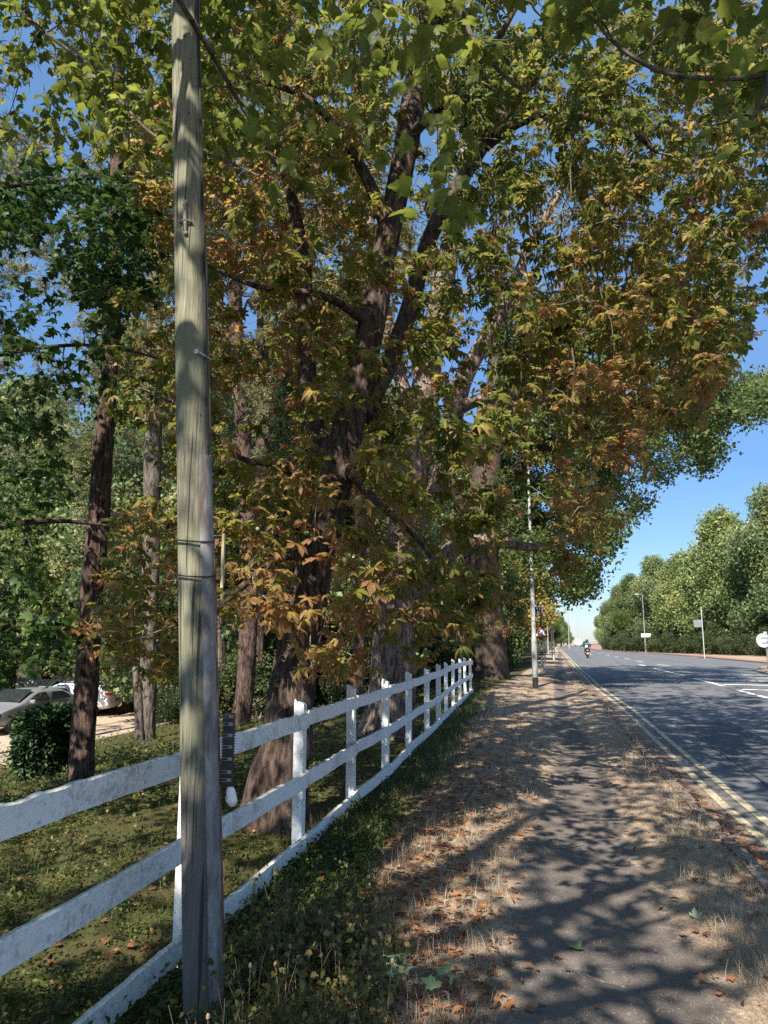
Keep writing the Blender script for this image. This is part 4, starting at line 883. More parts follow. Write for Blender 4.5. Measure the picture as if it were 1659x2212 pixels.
# ---- horse chestnut beside the fence
r1 = np.random.default_rng(11); b = hit(592, 1785)
ch = tree_thing('horse_chestnut_tree', b, 'large horse chestnut with rusty leaves leaning right just behind the fence', 'chestnuts by the fence')
mb = MB(); Yb = float(b[1])
S1 = limb(mb, rows([(590, 1830, Yb, 60), (598, 1700, Yb, 55), (618, 1600, Yb, 51), (645, 1400, Yb + .1, 44), (685, 1200, Yb + .2, 39), (735, 1000, Yb + .3, 35), (768, 850, Yb + .4, 31), (805, 690, Yb + .5, 28), (840, 500, Yb + .6, 25), (880, 300, Yb + .7, 25), (900, 150, Yb + .9, 19), (935, -100, Yb + 1.1, 13), (960, -400, Yb + 1.4, 7)]), 56, .07, .085, (7, 1.5), .55, 3)
mb.build('trunk', M['bark_chestnut'], ch, True)
mb = MB(); SS = [S1]
for L in ([(785, 900, Yb + .4, 22), (850, 760, Yb + .9, 20), (885, 660, Yb + 1.2, 19), (935, 500, Yb + 1.6, 17), (1040, 320, Yb + 1.9, 15), (1100, 235, Yb + 2.1, 12), (1180, 120, Yb + 2.3, 12), (1290, -80, Yb + 2.6, 6)],
          [(735, 990, Yb + .3, 28), (690, 950, Yb + .5, 24), (668, 860, Yb + .6, 21), (660, 700, Yb + .8, 17), (652, 540, Yb + .9, 14), (610, 320, Yb + 1, 10), (590, 100, Yb + 1.2, 6)],
          [(835, 480, Yb + .6, 18), (800, 400, Yb + .4, 12), (750, 310, Yb + .2, 10), (680, 225, Yb, 8), (600, 185, Yb - .2, 6), (500, 160, Yb - .3, 3)],
          [(1040, 320, Yb + 1.9, 13), (1130, 262, Yb + 1.6, 9), (1240, 250, Yb + 1.5, 8), (1350, 275, Yb + 1.5, 6), (1420, 330, Yb + 1.6, 4)],
          [(690, 1190, Yb + .2, 14), (600, 1210, Yb - .4, 9), (520, 1270, Yb - .7, 7), (450, 1330, Yb - .9, 5), (380, 1350, Yb - 1, 3)],
          [(740, 1000, Yb + .3, 14), (820, 1090, Yb - .3, 8), (900, 1160, Yb - .3, 6), (960, 1250, Yb - .1, 3)],
          [(715, 1090, Yb + .2, 12), (610, 1010, Yb - .3, 8), (520, 990, Yb - .5, 6), (420, 900, Yb - .6, 4), (330, 850, Yb - .5, 3)],
          [(800, 700, Yb + .5, 12), (700, 640, Yb - .2, 8), (560, 620, Yb - .5, 6), (420, 560, Yb - .6, 4)],
          [(880, 300, Yb + .7, 12), (980, 200, Yb + .4, 8), (1090, 60, Yb + .4, 6), (1160, -100, Yb + .4, 4)]):
    SS.append(limb(mb, rows(L), 16, .10, .06, (4, 1.2), 0, len(SS)))
mb.build('limb', M['bark_chestnut'], ch, True)
polyA = [(255, 620), (240, 760), (250, 900), (330, 1000), (180, 1300), (170, 1400), (300, 1470), (480, 1440), (560, 1390), (640, 1460), (760, 1440), (830, 1400), (1000, 1420), (1060, 1370), (1110, 1250), (1280, 1250), (1330, 1120), (1380, 970), (1540, 890), (1630, 760), (1640, 560), (1740, 430), (1740, -250), (250, -250), (250, 300), (350, 620)]
def YA(px, py):
    lo = 5.3 if px < 900 else 5.8 + (px - 900) / 740 * 1.6
    if py > 1200 and px > 1050: return r1.uniform(8.5, 12)
    return r1.uniform(lo, lo + 4.2)
TA = poly_targets(polyA, 2000, YA, 0, r1, .16, .012, 5, 1.2)
TA = np.vstack([TA, poly_targets([(560, 150), (1120, 150), (1060, 720), (900, 800), (560, 760)], 260, lambda a_, b_: r1.uniform(7.5, 11), 0, r1, 1.2, .012, 8, 1.2), poly_targets([(1100, 100), (1720, 60), (1720, 450), (1630, 740), (1500, 880), (1380, 940), (1100, 900)], 380, YA, 0, r1, .3, .013, 6, 1.2)])
def thin(Tg, line, wpx, keep, r):      # foliage is sparse right in front of the lit stems
    L = np.array(line, float); out = []
    for t in Tg:
        x, y, z = proj(t); lx = np.interp(y, L[:, 1], L[:, 0]); inr = L[0, 1] <= y <= L[-1, 1]
        if not (inr and abs(x - lx) < wpx and r.uniform() > keep): out.append(t)
    return np.array(out)
TA = thin(TA, [(900, 150), (840, 500), (805, 690), (768, 850), (735, 1000), (685, 1200), (645, 1400), (630, 1500)], 52, .32, r1)
TA = thin(TA, [(1133, 840), (1145, 1150), (1152, 1340)], 50, .05, r1); TA = thin(TA, [(1100, 640), (1000, 830), (925, 1090), (890, 1290), (850, 1420)], 66, .25, r1)
TA = thin(TA, [(1115, 230), (1050, 320), (950, 500), (890, 660), (845, 760)], 42, .55, r1)
sprays = []
for px, py, dY, k in ((705, 1435, -1.3, 2), (790, 1335, -1.1, 5), (770, 1250, -1.3, 3), (830, 1225, -.8, 3), (980, 1260, 0, 4), (1010, 1290, .3, 4), (930, 880, -.8, 5), (960, 960, -.8, 5), (1080, 900, -.2, 4), (1120, 1020, .2, 4), (820, 1000, -1.2, 4), (760, 1440, -.8, 2),
                      (860, 1330, -.6, 5), (920, 1330, -.2, 4), (600, 1330, -1.2, 3), (560, 1250, -1.1, 3), (1050, 1100, .2, 5), (900, 1080, -.8, 4), (640, 1000, -1, 4), (700, 880, -1, 4), (780, 760, -1, 4), (850, 620, -.8, 4), (800, 560, -.8, 3)):
    for _ in range(k): sprays.append(at(px + r1.normal(0, 26), py + r1.normal(0, 20), Yb + dY + r1.normal(0, .15)))
top = np.stack([r1.uniform(-5.5, 3.2, 330), r1.uniform(5, 13, 330), r1.uniform(9, 14.5, 330)], 1)
tw = grow(SS, np.vstack([TA, top, sprays]), r1, .013, .10, .12)
twigmesh('twigs', tw, M['twig_pale'], ch, 5, minr=.0038)
hang = []
for _ in range(90):      # long pendulous shoots under the outer boughs
    px, py = r1.uniform(1060, 1400), r1.uniform(330, 820); p = at(px, py, r1.uniform(7, 11)); L_ = r1.uniform(.5, 1.5); u = np.linspace(0, 1, 6)[:, None]
    C = p + u * [r1.normal(0, .12), r1.normal(0, .12), -L_] + u ** 2 * [r1.normal(0, .15), 0, .15] + r1.normal(0, .03, (6, 3)); hang.append((C, np.linspace(.009, .003, 6)))
twigmesh('hanging_shoots', hang, M['twig'], ch, 5)
P, D = leaf_sites(tw, r1, 1.9, .5, .07, .55, .18)
P2, D2 = leaf_sites(hang, r1, .5, .5, .04, .2, .4); P = np.vstack([P, P2]); D = np.vstack([D, D2])
tint = np.clip(r1.beta(1.6, 2.6, len(P)) + .35 * vn(P[:, 0] * 1.0, P[:, 2] + P[:, 1], .7, 8) + .22 * sstep(5.2, 3.2, P[:, 2]) * 0 + .14 * (1 - sstep(3.2, 5.4, P[:, 2])) + .22 * (vn(P[:, 0] * 1.6, P[:, 2] * 1.6 + P[:, 1], 1.3, 19) > .35) - .16 * sstep(5.5, 7.5, P[:, 2]), 0, 1)
foliage('crown', CHEST, P, D, r1.uniform(.42, .84, len(P)), tint, M['leaf_chestnut'], ch, .42, rng=r1)
m, n = newmat('conker_green'); f = noisef(n, coords(n), 90, 3); finish(n, ramp(n, [(.3, (.10, .16, .03)), (.7, (.22, .30, .07))], f), .6, f, .8, .01); M['conker'] = m
def conker(c, r, seed):
    mb = MB(); rr = random.Random(seed); vs = []; nl, nm = 7, 10
    for i in range(nl + 1):
        th = math.pi * i / nl
        for j in range(nm):
            a = 2 * math.pi * j / nm; k = r * (1 + (.10 if (i + j) % 2 else -.03)); vs.append((c[0] + k * math.sin(th) * math.cos(a), c[1] + k * math.sin(th) * math.sin(a), c[2] + k * math.cos(th)))
    mb.add(vs, [(i * nm + j, i * nm + (j + 1) % nm, (i + 1) * nm + (j + 1) % nm, (i + 1) * nm + j) for i in range(nl) for j in range(nm)]); return mb
for k, (px, py) in enumerate([(662, 1152), (675, 1155), (662, 1212), (702, 1156), (556, 1144), (1112, 1205), (1120, 1192), (848, 1290), (748, 1335), (762, 1340), (738, 1348), (782, 1328), (1085, 1196), (840, 1105), (850, 1108), (500, 880), (980, 860), (862, 1132), (1000, 1262), (1012, 1262), (690, 1010), (1010, 1130), (820, 1210), (1350, 470), (1395, 530), (900, 880), (1090, 905), (1230, 800)]):
    c = at(px, py, 6.0 if px < 950 else 7.4); conker(c, .022, k).build('conker', M['conker'], ch, True)
# ---- second chestnut, twin stems, sunlit limbs
r2 = np.random.default_rng(12); b = hit(838, 1592); Yb = float(b[1])
ch2 = tree_thing('horse_chestnut_tree', b, 'second horse chestnut with pale sunlit limbs behind the middle of the fence', 'chestnuts by the fence')
mb = MB()
T1 = limb(mb, rows([(828, 1605, Yb, 46), (838, 1500, Yb, 42), (850, 1350, Yb, 40), (868, 1200, Yb, 39), (885, 1050, Yb, 36), (905, 930, Yb, 32), (925, 800, Yb, 27), (960, 600, Yb + .2, 22), (1000, 380, Yb + .5, 15), (1030, 100, Yb + .9, 8)]), 40, .09, .08, (6, 1.3), .3, 9)
mb.build('trunk', M['bark_pale'], ch2, True); mb = MB()
TS = [T1]
for L in ([(868, 1600, Yb + .5, 26), (876, 1450, Yb + .5, 22), (870, 1300, Yb + .3, 20), (866, 1200, Yb + .1, 18)],
          [(872, 1330, Yb, 30), (905, 1285, Yb, 27), (938, 1235, Yb - .2, 23), (985, 1182, Yb - .3, 19), (1060, 1168, Yb - .3, 14), (1150, 1182, Yb - .2, 9), (1240, 1170, Yb, 5)],
          [(890, 1130, Yb, 24), (925, 1090, Yb, 22), (960, 1000, Yb + .1, 20), (1000, 830, Yb + .2, 18), (1055, 720, Yb + .3, 16), (1100, 640, Yb + .4, 13), (1150, 520, Yb + .6, 10), (1230, 380, Yb + .8, 6)],
          [(960, 900, Yb, 15), (1040, 862, Yb - .1, 12), (1140, 856, Yb - .1, 11), (1230, 872, Yb, 10), (1330, 890, Yb + .2, 7), (1400, 850, Yb + .4, 5), (1480, 760, Yb + .5, 3)],
          [(905, 930, Yb, 18), (860, 800, Yb + .3, 14), (820, 600, Yb + .5, 11), (780, 400, Yb + .8, 7)]):
    TS.append(limb(mb, rows(L), 18, .12, .06, (5, 1.2), 0, 20 + len(TS)))
mb.build('limb', M['bark_pale'], ch2, True)
polyB = [(560, 100), (1640, 0), (1640, 720), (1500, 860), (1380, 960), (1300, 1130), (1240, 1200), (1150, 1330), (1000, 1400), (860, 1400), (740, 1300), (640, 1100)]
TB = poly_targets(polyB, 1050, 10.5, 17, r2, .25, .010, 15, 1.3); TB = thin(TB, [(1100, 640), (1000, 830), (925, 1090), (890, 1290), (850, 1420)], 60, .3, r2); TB = thin(TB, [(1133, 840), (1145, 1150), (1152, 1340)], 46, .08, r2)
tw = grow(TS, TB, r2, .014, .10, .1); twigmesh('twigs', tw, M['twig_pale'], ch2, 4, minr=.005)
P, D = leaf_sites(tw, r2, 2.1, .5, .08, .5, .2)
tint = np.clip(r2.uniform(0, 1, len(P)) * .8 + .3 * vn(P[:, 0], P[:, 2], .5, 18) + .15 * (P[:, 2] < 5) - .2 * sstep(6, 10, P[:, 2]), 0, 1)
foliage('crown', CHEST, P, D, r2.uniform(.5, .9, len(P)), tint, M['leaf_rust'], ch2, .6, rng=r2)
# ---- big old oak past the end of the fence, overhanging the road
r3 = np.random.default_rng(13); Yo = 28.; xo = float(at(1050, 1440, Yo)[0]); bz = T(xo, Yo)
oak = tree_thing('oak_tree', (xo, Yo, bz), 'massive dark trunked oak at the far end of the white fence')
mb = MB()
O1 = limb(mb, [(xo, Yo, bz - .3, .80), (xo - .02, Yo, bz + 1.2, .72), (xo - .1, Yo, bz + 4, .66), (xo + .1, Yo, bz + 7, .55), (xo + .5, Yo + .3, bz + 10, .42), (xo + .8, Yo + .3, bz + 14, .25), (xo + 1, Yo, bz + 18, .1)], 44, .2, .06, (9, 1.0), .25, 5)
mb.build('trunk', M['bark_dark'], oak, True); mb = MB(); OS = [O1]
for L in ([(xo, Yo, bz + 6, .3), (xo + 2.5, Yo - 1, bz + 8.5, .22), (xo + 6, Yo - 1, bz + 9.8, .15), (xo + 9.5, Yo, bz + 9.6, .09), (xo + 12, Yo + .5, bz + 9, .04)],
          [(xo, Yo, bz + 8, .3), (xo + 2, Yo + 2, bz + 11, .2), (xo + 5, Yo + 4, bz + 12.5, .14), (xo + 8, Yo + 6, bz + 12, .08)],
          [(xo, Yo, bz + 5.5, .25), (xo - 2, Yo - 1, bz + 8, .18), (xo - 4.5, Yo - 2, bz + 10, .1)],
          [(xo, Yo, bz + 4.6, .28), (xo + 1.6, Yo + 1, bz + 5.8, .2), (xo + 3.6, Yo + 3, bz + 6.6, .12), (xo + 5.5, Yo + 5, bz + 6.4, .06)],
          [(xo + .4, Yo, bz + 11, .2), (xo + 4, Yo - 2, bz + 14.5, .13), (xo + 8, Yo - 3, bz + 15, .06)]):
    OS.append(limb(mb, L, 12, .3, .05, (4, .6), 0, 40 + len(OS)))
mb.build('limb', M['bark_dark'], oak, True)
polyO = [(1080, 640), (1500, 620), (1590, 690), (1640, 810), (1760, 830), (1760, 900), (1640, 890), (1560, 930), (1530, 1040), (1480, 1000), (1410, 1050), (1390, 1120), (1330, 1150), (1290, 1260), (1240, 1300), (1180, 1270), (1130, 1180), (1080, 1100)]
TO = poly_targets(polyO, 700, 24, 37, r3, .30, .012, 25, 2.4)
tw = grow(OS, TO, r3, .02, .12, .1); twigmesh('twigs', tw, M['twig'], oak, 4, minr=.009)
P, D = leaf_sites(tw, r3, 4.6, .7, .24, .4, .1); tint = np.clip(r3.uniform(0, .9, len(P)) + .2 * vn(P[:, 0], P[:, 2], .6, 2), 0, 1)
foliage('crown', CL_OAK, P, D, r3.uniform(.8, 1.35, len(P)), tint, M['leaf_oak'], oak, 1.2, rng=r3)
# ---- field maple branches hanging over the camera
r4 = np.random.default_rng(14); bx, by = -3.4, -3.2
mp = tree_thing('maple_tree', (bx, by, T(bx, by)), 'broad green maple whose large lobed leaves hang closest to the viewer across the top')
mb = MB(); z0 = T(bx, by)
A1 = limb(mb, [(bx, by, z0 - .2, .34), (bx + .1, by + .1, 1.5, .29), (bx + .3, by + .3, 3.2, .25), (bx + .8, by + .6, 5.5, .2), (bx + 1.3, by + 1, 8, .13), (bx + 1.6, by + 1, 11, .05)], 32, .12, .05, (6, 1.2), .35, 2)
mb.build('trunk', M['bark_grey'], mp, True); mb = MB(); AS = [A1]
for L in ([(bx + .2, by + .2, 3.0, .16), (-2.9, -1, 4.4, .08), (-2.4, .9, 5.2, .035), (-1.9, 2.6, 5.0, .018), (-1.6, 4.0, 4.5, .009)],
          [(bx + .3, by + .3, 3.6, .17), (-1.5, -1.2, 5.2, .045), (.3, .4, 5.6, .024), (1.3, 1.5, 5.0, .02), (1.9, 2.3, 4.3, .010)],
          [(bx + .5, by + .4, 4.6, .16), (-.8, -2, 6.4, .055), (2.2, -1, 7.6, .028), (4.8, 1, 8.2, .016), (6.5, 2.5, 8, .012)],
          [(bx + .6, by + .5, 5, .14), (-2.4, .5, 7.2, .045), (-1.6, 3.6, 8.6, .025), (-1, 6, 9.4, .015)],
          [(bx + .9, by + .7, 6.2, .12), (.4, -.6, 8.6, .04), (2, 2.4, 9.8, .022), (3.5, 5, 10.6, .015)],
          [(bx + .3, by + .3, 3.4, .12), (-4.6, -.8, 4.8, .06), (-4.2, 1.4, 5.6, .022), (-3.8, 3.2, 5.3, .009)]):
    AS.append(limb(mb, L, 10, .12, .05, (4, 1), 0, 60 + len(AS)))
# the bare curving bough across the top right
AS.append(limb(mb, [(2.6, 1.5, 4.6, .03)] + rows([(1800, 120, 2.1, 7), (1659, 160, 2.2, 5.5), (1560, 170, 2.3, 5), (1430, 155, 2.4, 5), (1330, 95, 2.5, 4), (1280, 30, 2.6, 3), (1255, -40, 2.7, 3)]), 8, .05, .03, (4, 1), 0, 77))
AS.append(limb(mb, rows([(960, -200, 2.9, 7), (980, -60, 2.8, 6), (1010, 60, 2.8, 6), (1075, 150, 2.8, 4), (1120, 190, 2.8, 3)]), 8, .05, .03, (4, 1), 0, 78))
AS.append(limb(mb, rows([(-150, -150, 3.9, 5), (60, 40, 3.8, 4), (200, 150, 3.7, 3.5), (330, 290, 3.6, 3), (470, 340, 3.5, 2.5), (560, 380, 3.4, 2)]), 8, .05, .03, (4, 1), 0, 79))
mb.build('limb', M['bark_grey'], mp, True)
n1 = poly_targets([(-150, -350), (720, -350), (720, 250), (560, 330), (430, 380), (330, 370), (200, 380), (0, 300), (-150, 320)], 640, 3.4, 5.6, r4, .55, .006, 31)
n2 = poly_targets([(700, -350), (1010, -350), (1000, 380), (960, 460), (900, 400), (820, 300), (700, 240)], 46, 2.6, 3.4, r4, .5, .006, 32)
n3 = poly_targets([(1000, -350), (1850, -350), (1850, 230), (1560, 240), (1440, 140), (1250, 120), (1000, 90)], 120, 2.3, 3.4, r4, .5, .006, 33)
near = np.vstack([n1, n2, n3, [at(945, 440, 2.5), at(900, 400, 2.5), at(960, 470, 2.6), at(1520, 270, 2.2), at(610, 350, 2.6), at(560, 320, 2.6)]])
ov = r4.uniform([-7.5, -11, 4.6], [8.5, 11, 12.5], (9000, 3)); ov = ov[ov[:, 2] > np.maximum(4.6, 2.9 + np.maximum(ov[:, 1], 0) * 1.05)]
e = ((ov[:, 0] - .4) / 8.) ** 2 + ((ov[:, 1] - 0) / 11.) ** 2 + ((ov[:, 2] - 7.6) / 5.) ** 2
cl = vn(ov[:, 0] + ov[:, 2], ov[:, 1], .7, 41) + .7 * vn(ov[:, 0] - ov[:, 2], ov[:, 1], 1.7, 42)
land = ov + np.array(SD) * ((ov[:, 2:3] - 2.5) / -SD.z); lz = ov + np.array(SD) * ((ov[:, 2:3] + .2) / -SD.z)   # openings shaped in the unseen crown so sun reaches chestnut front and lawn
gap = ((land[:, 0] > -2.9) & (land[:, 0] < .6) & (land[:, 1] > 4.3) & (land[:, 1] < 8)) & (r4.uniform(0, 1, len(ov)) < .55) | ((lz[:, 0] > -6.5) & (lz[:, 0] < -2.3) & (lz[:, 1] > 2.5) & (lz[:, 1] < 6.5)) & (r4.uniform(0, 1, len(ov)) < .4)
ov = ov[(e < 1) & (cl > -.85) & ~gap][:2150]
tw1 = grow(AS, near, r4, .008, .08, .08); tw2 = grow(AS, ov, r4, .009, .1, .1, maxr=.018)
twigmesh('twigs', tw1 + tw2, M['twig'], mp, 5, minr=.0018)
P, D = leaf_sites(tw1, r4, 1.15, .55, .05, .45, .75); tint = r4.beta(2, 2.2, len(P))
foliage('leaves', MAPLE, P, D, r4.uniform(.5, .95, len(P)), tint, M['leaf_maple'], mp, .7, rng=r4)
P, D = leaf_sites(tw2, r4, 2.1, .7, .17, .5, .3)
foliage('crown', MAPLE_LO, P, D, r4.uniform(.9, 1.4, len(P)), r4.beta(2, 2.2, len(P)), M['leaf_maple'], mp, .5, rng=r4)
# ---- dark field maple on the left behind the fence
r5 = np.random.default_rng(15); fm = tree_thing('maple_tree', (-7.4, 4.8, T(-7.4, 4.8)), 'dark green maple reaching in from the left edge behind the fence, in shade')
mb = MB(); z0 = T(-7.4, 4.8)
B1 = limb(mb, [(-7.4, 4.8, z0 - .2, .26), (-7.3, 4.9, 2, .22), (-7.2, 5.2, 5, .17), (-7, 5.6, 8, .1), (-7, 5.8, 11, .05)], 24, .15, .05, (6, 1.2), .3, 7); mb.build('trunk', M['bark_dark'], fm, True)
mb = MB(); BS = [B1]
for L in ([(-7.3, 5, 1.8, .1), (-6.4, 6, 2.5, .06), (-5.6, 7, 2.9, .03), (-4.9, 7.6, 2.9, .012)], [(-7.2, 5.1, 3.6, .12), (-6.2, 6.4, 4.6, .04), (-5.3, 7.4, 5.1, .018), (-4.4, 8.2, 5, .010)],
          [(-7.1, 5.4, 5.6, .07), (-6, 6.6, 6.8, .03), (-4.8, 7.6, 7.4, .012)]): BS.append(limb(mb, L, 10, .12, .05, (4, 1), 0, 80 + len(BS)))
mb.build('limb', M['bark_dark'], fm, True)
t1 = poly_targets([(-350, 250), (370, 350), (350, 560), (240, 650), (245, 820), (215, 1000), (120, 1120), (60, 1300), (0, 1320), (-350, 1300)], 480, 5.8, 9.5, r5, .25, .008, 51)
t1 = np.vstack([t1, poly_targets([(-150, 320), (380, 400), (345, 640), (235, 690), (120, 570), (0, 530), (-150, 560)], 300, 6, 9.5, r5, .6, .008, 53)])
t2 = poly_targets([(-200, 1240), (60, 1300), (180, 1360), (150, 1420), (60, 1470), (-200, 1500)], 75, 5.6, 7.5, r5, .5, .008, 52, .3)
tw = grow(BS, np.vstack([t1, t2]), r5, .01, .1, .08); twigmesh('twigs', tw, M['twig'], fm, 4, minr=.003)
P, D = leaf_sites(tw, r5, 2.1, .55, .07, .45, .35)
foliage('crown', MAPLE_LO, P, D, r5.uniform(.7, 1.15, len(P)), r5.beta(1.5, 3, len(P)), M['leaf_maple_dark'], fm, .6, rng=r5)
# ---- pines
def pine(label, L, seed, bark='bark_pine', hang=1.0, tuft=True, nb=46, reach=2.6, z_lo=4.2, hi=13):
    r = np.random.default_rng(seed); R = rows(L); base = (R[0][0], R[0][1], T(R[0][0], R[0][1]))
    R[0] = (R[0][0], R[0][1], base[2] - .15, R[0][3]); 
    a, b = np.array(R[-2]), np.array(R[-1]); d = (b - a)[:3]; d = d / max(d[2], .1)
    zt = hi; k = zt - b[2]
    if k > 0: R.append((*(b[:3] + d * k), .05))
    t = tree_thing('pine_tree', base, label, 'pines behind the fence'); mb = MB(); S_ = limb(mb, R, 36, .09, .10, (8, 1.4), .12, seed)
    mb.build('trunk', M[bark], t, True); tg = []; rb = []
    for i in range(nb):
        h = z_lo + (zt - z_lo) * (i / nb) ** .8; p = S_[np.argmin(abs(S_[:, 2] - h))]; a_ = r.uniform(0, 6.28); ln = reach * r.uniform(.5, 1.1) * (1.15 - .5 * i / nb)
        for q in range(5): tg.append(p[:3] + np.array([math.cos(a_), math.sin(a_), 0]) * ln * r.uniform(.45, 1.05) + r.normal(0, .35, 3) + [0, 0, .25])
    tw = grow([S_], np.array(tg), r, .02, .1, .06, maxr=.05); twigmesh('branches', tw, M[bark], t, 5, minr=.006)
    P, D = leaf_sites(tw, r, 3.4, .5, .10, .4, -.4)
    foliage('needles', NEED, P, D, r.uniform(.9, 1.5, len(P)), r.beta(1.6, 2, len(P)), M['needle'], t, 3, rng=r); return t
b = hit(176, 1702); Y1 = float(b[1]); pine('leaning reddish barked pine nearest the fence on the left, in front of the dark bush', [(175, 1702, Y1, 26), (188, 1450, Y1, 23), (198, 1300, Y1, 22), (214, 1100, Y1, 21), (228, 900, Y1, 19), (240, 720, Y1, 17), (246, 560, Y1, 15), (250, 420, Y1, 13)], 101, z_lo=6.5, nb=30)
b = hit(312, 1600); Y2 = float(b[1]); pine('straight grey barked pine between the leaning pine and the utility pole', [(316, 1600, Y2, 18), (322, 1400, Y2, 17), (330, 1000, Y2, 17), (334, 700, Y2, 15), (338, 450, Y2, 13), (342, 250, Y2, 11)], 102, 'bark_grey', z_lo=4.5, nb=48, reach=3.2, hi=16)
Y3 = Y2 + .6; pine('pine trunk just right of the utility pole above the second fence bay', [(512, 1600, Y3, 20), (528, 1500, Y3, 19), (538, 1300, Y3, 18), (530, 1000, Y3, 16), (512, 760, Y3, 14), (505, 500, Y3, 12)], 103, z_lo=6, nb=40, reach=3, hi=16)
Y4 = Y2 + 4; pine('slim pine close beside the utility pole with pale upper trunk', [(485, 1540, Y4, 13), (470, 1350, Y4, 12), (462, 1100, Y4, 12), (455, 900, Y4, 11), (465, 650, Y4, 10), (480, 400, Y4, 8)], 104, 'bark_grey', z_lo=7, nb=40, reach=3, hi=19)
Y5 = Y2 + 2.5; pine('darker pine standing behind the pair of trunks right of the utility pole', [(556, 1560, Y5, 15), (556, 1300, Y5, 14), (566, 1000, Y5, 13), (570, 600, Y5, 12)], 105, z_lo=7, nb=40, reach=3, hi=18)
b = hit(775, 1530); pine('slim pine trunk just left of the twin stemmed chestnut', [(772, 1530, 17., 13), (776, 1400, 17., 12), (780, 1100, 17., 11), (775, 800, 17, 10)], 106, 'bark_pine', z_lo=8, nb=24, reach=2.4, hi=17)
pine('far pine seen at the extreme left between maple leaves', [(-60, 1560, 17., 20), (-50, 1200, 17., 18), (-40, 800, 17, 15)], 107, z_lo=5, nb=50, reach=3.6, hi=17)
mb = MB(); b = hit(300, 1595); limb(mb, rows([(302, 1600, 14, 9), (298, 1500, 14, 8), (292, 1440, 14, 6)]), 20, .08, .06, (5, 1), .2, 3)
tag(mb.build('dead_stump', M['bark_grey'], None, True), 'short broken sunlit stump left of the straight grey pine', 'stump')
# ---- generic background trees: prototypes then copies
def proto(name, seed, hgt, wid, mat, ncl, tm=CL_FAR, low=.12, bark='bark_dark', lscale=(.8, 1.3)):
    r = np.random.default_rng(seed); t = thing(name, (0, 0, 0), 'tree', 'tree'); mb = MB()
    S_ = limb(mb, [(0, 0, -.4, hgt * .028), (0, 0, hgt * .2, hgt * .022), (.3, .1, hgt * .5, hgt * .015), (.2, 0, hgt * .9, .05)], 14, .5, .05, (4, .5), .3, seed)
    mb.build('trunk', M[bark], t, True); nb = 44; cs = []; rs = []
    for i in range(nb):
        u = (i + .5) / nb; z = hgt * (low + .06 + (.86 - low) * u); w_ = wid * math.sin(math.pi * min(1, (u * .9 + .22))) ** .7
        a = i * 2.4 + r.normal(0, .4); d = w_ * r.uniform(.35, .95); cs.append((d * math.cos(a), d * math.sin(a), z)); rs.append(wid * r.uniform(.17, .38))
    cs = np.array(cs); rs = np.array(rs)
    tw = grow([S_], cs, r, .05, .1, .1, maxr=.16); extra = []
    for i in range(nb):
        for k in range(5):
            v = r.normal(0, 1, 3); v /= np.linalg.norm(v); extra.append(cs[i] + v * rs[i] * .9)
    tw += grow([S_] + [np.c_[q[0], q[1]] for q in tw], np.array(extra), r, .03, .1, .05, maxr=.05)
    twigmesh('branches', tw, M['twig_pale'], t, 4, minr=.02)
    w8 = rs ** 2 / np.sum(rs ** 2); ix = r.choice(nb, ncl, p=w8); v = r.normal(0, 1, (ncl, 3)); v /= np.linalg.norm(v, axis=1, keepdims=True)
    rad = rs[ix] * (1 + .25 * vn(v[:, 0] * 3 + ix, v[:, 2] * 3, 1.2, seed)) * r.uniform(.55, 1.04, ncl) ** .6
    v[:, 2] *= .8; P = cs[ix] + v * rad[:, None]
    keep = (vn(P[:, 0] + P[:, 1], P[:, 2], 1.1, seed + 1) + r.uniform(-.6, .6, ncl) > -.55) & (P[:, 2] > .2); P = P[keep]; v = v[keep]; ix = ix[keep]
    tint = np.clip(r.uniform(0, .8, len(P)) + .25 * (np.sin(ix * 2.1)), 0, 1)
    foliage('crown', tm, P, v + r.normal(0, .4, v.shape), r.uniform(*lscale, len(P)), tint, mat, t, 1.2, rng=r); return t
def place(p, x, y, s=1., rz=None, label=None, group=None, first=False, sz=None, cat=None, name=None):
    o = p if first else copy_tree(p); o.location = (x, y, T(x, y) - .02); o.rotation_euler = (0, 0, random.uniform(0, 6.28) if rz is None else rz); o.scale = (s, s, s * (sz or 1))
    if label: o['label'] = label
    if group: o['group'] = group
    if cat: o['category'] = cat
    if name: o.name = name
    return o
pr_a = proto('broadleaf_tree', 201, 15, 4.6, M['leaf_road'], 7500); pr_b = proto('broadleaf_tree', 202, 13, 4.4, M['leaf_roadyellow'], 7000)
pr_c = proto('broadleaf_tree', 203, 17, 5.0, M['leaf_oak'], 8500); pr_d = proto('chestnut_tree', 204, 12, 4.2, M['leaf_yellow'], 6000, low=.1)
pr_w = proto('woodland_tree', 205, 14, 4.2, M['leaf_road'], 9000, [cluster(s + 60, 7, .17, .11, .18) for s in range(4)], low=.06); pr_h = proto('shrub', 206, 3.0, 1.7, M['leaf_hedge'], 3600, [cluster(s + 80, 7, .10, .06, .12) for s in range(4)], low=.0, lscale=(.9, 1.4))
pr_w2 = proto('woodland_tree', 207, 15, 4.4, M['leaf_oak'], 9000, [cluster(s + 70, 7, .17, .11, .18) for s in range(4)], low=.05)
used = set()
def put(p, x, y, s, label, group, sz=None, cat=None, name=None):
    f = id(p) not in used; used.add(id(p)); return place(p, x, y, s, None, label, group, f, sz, cat, name)
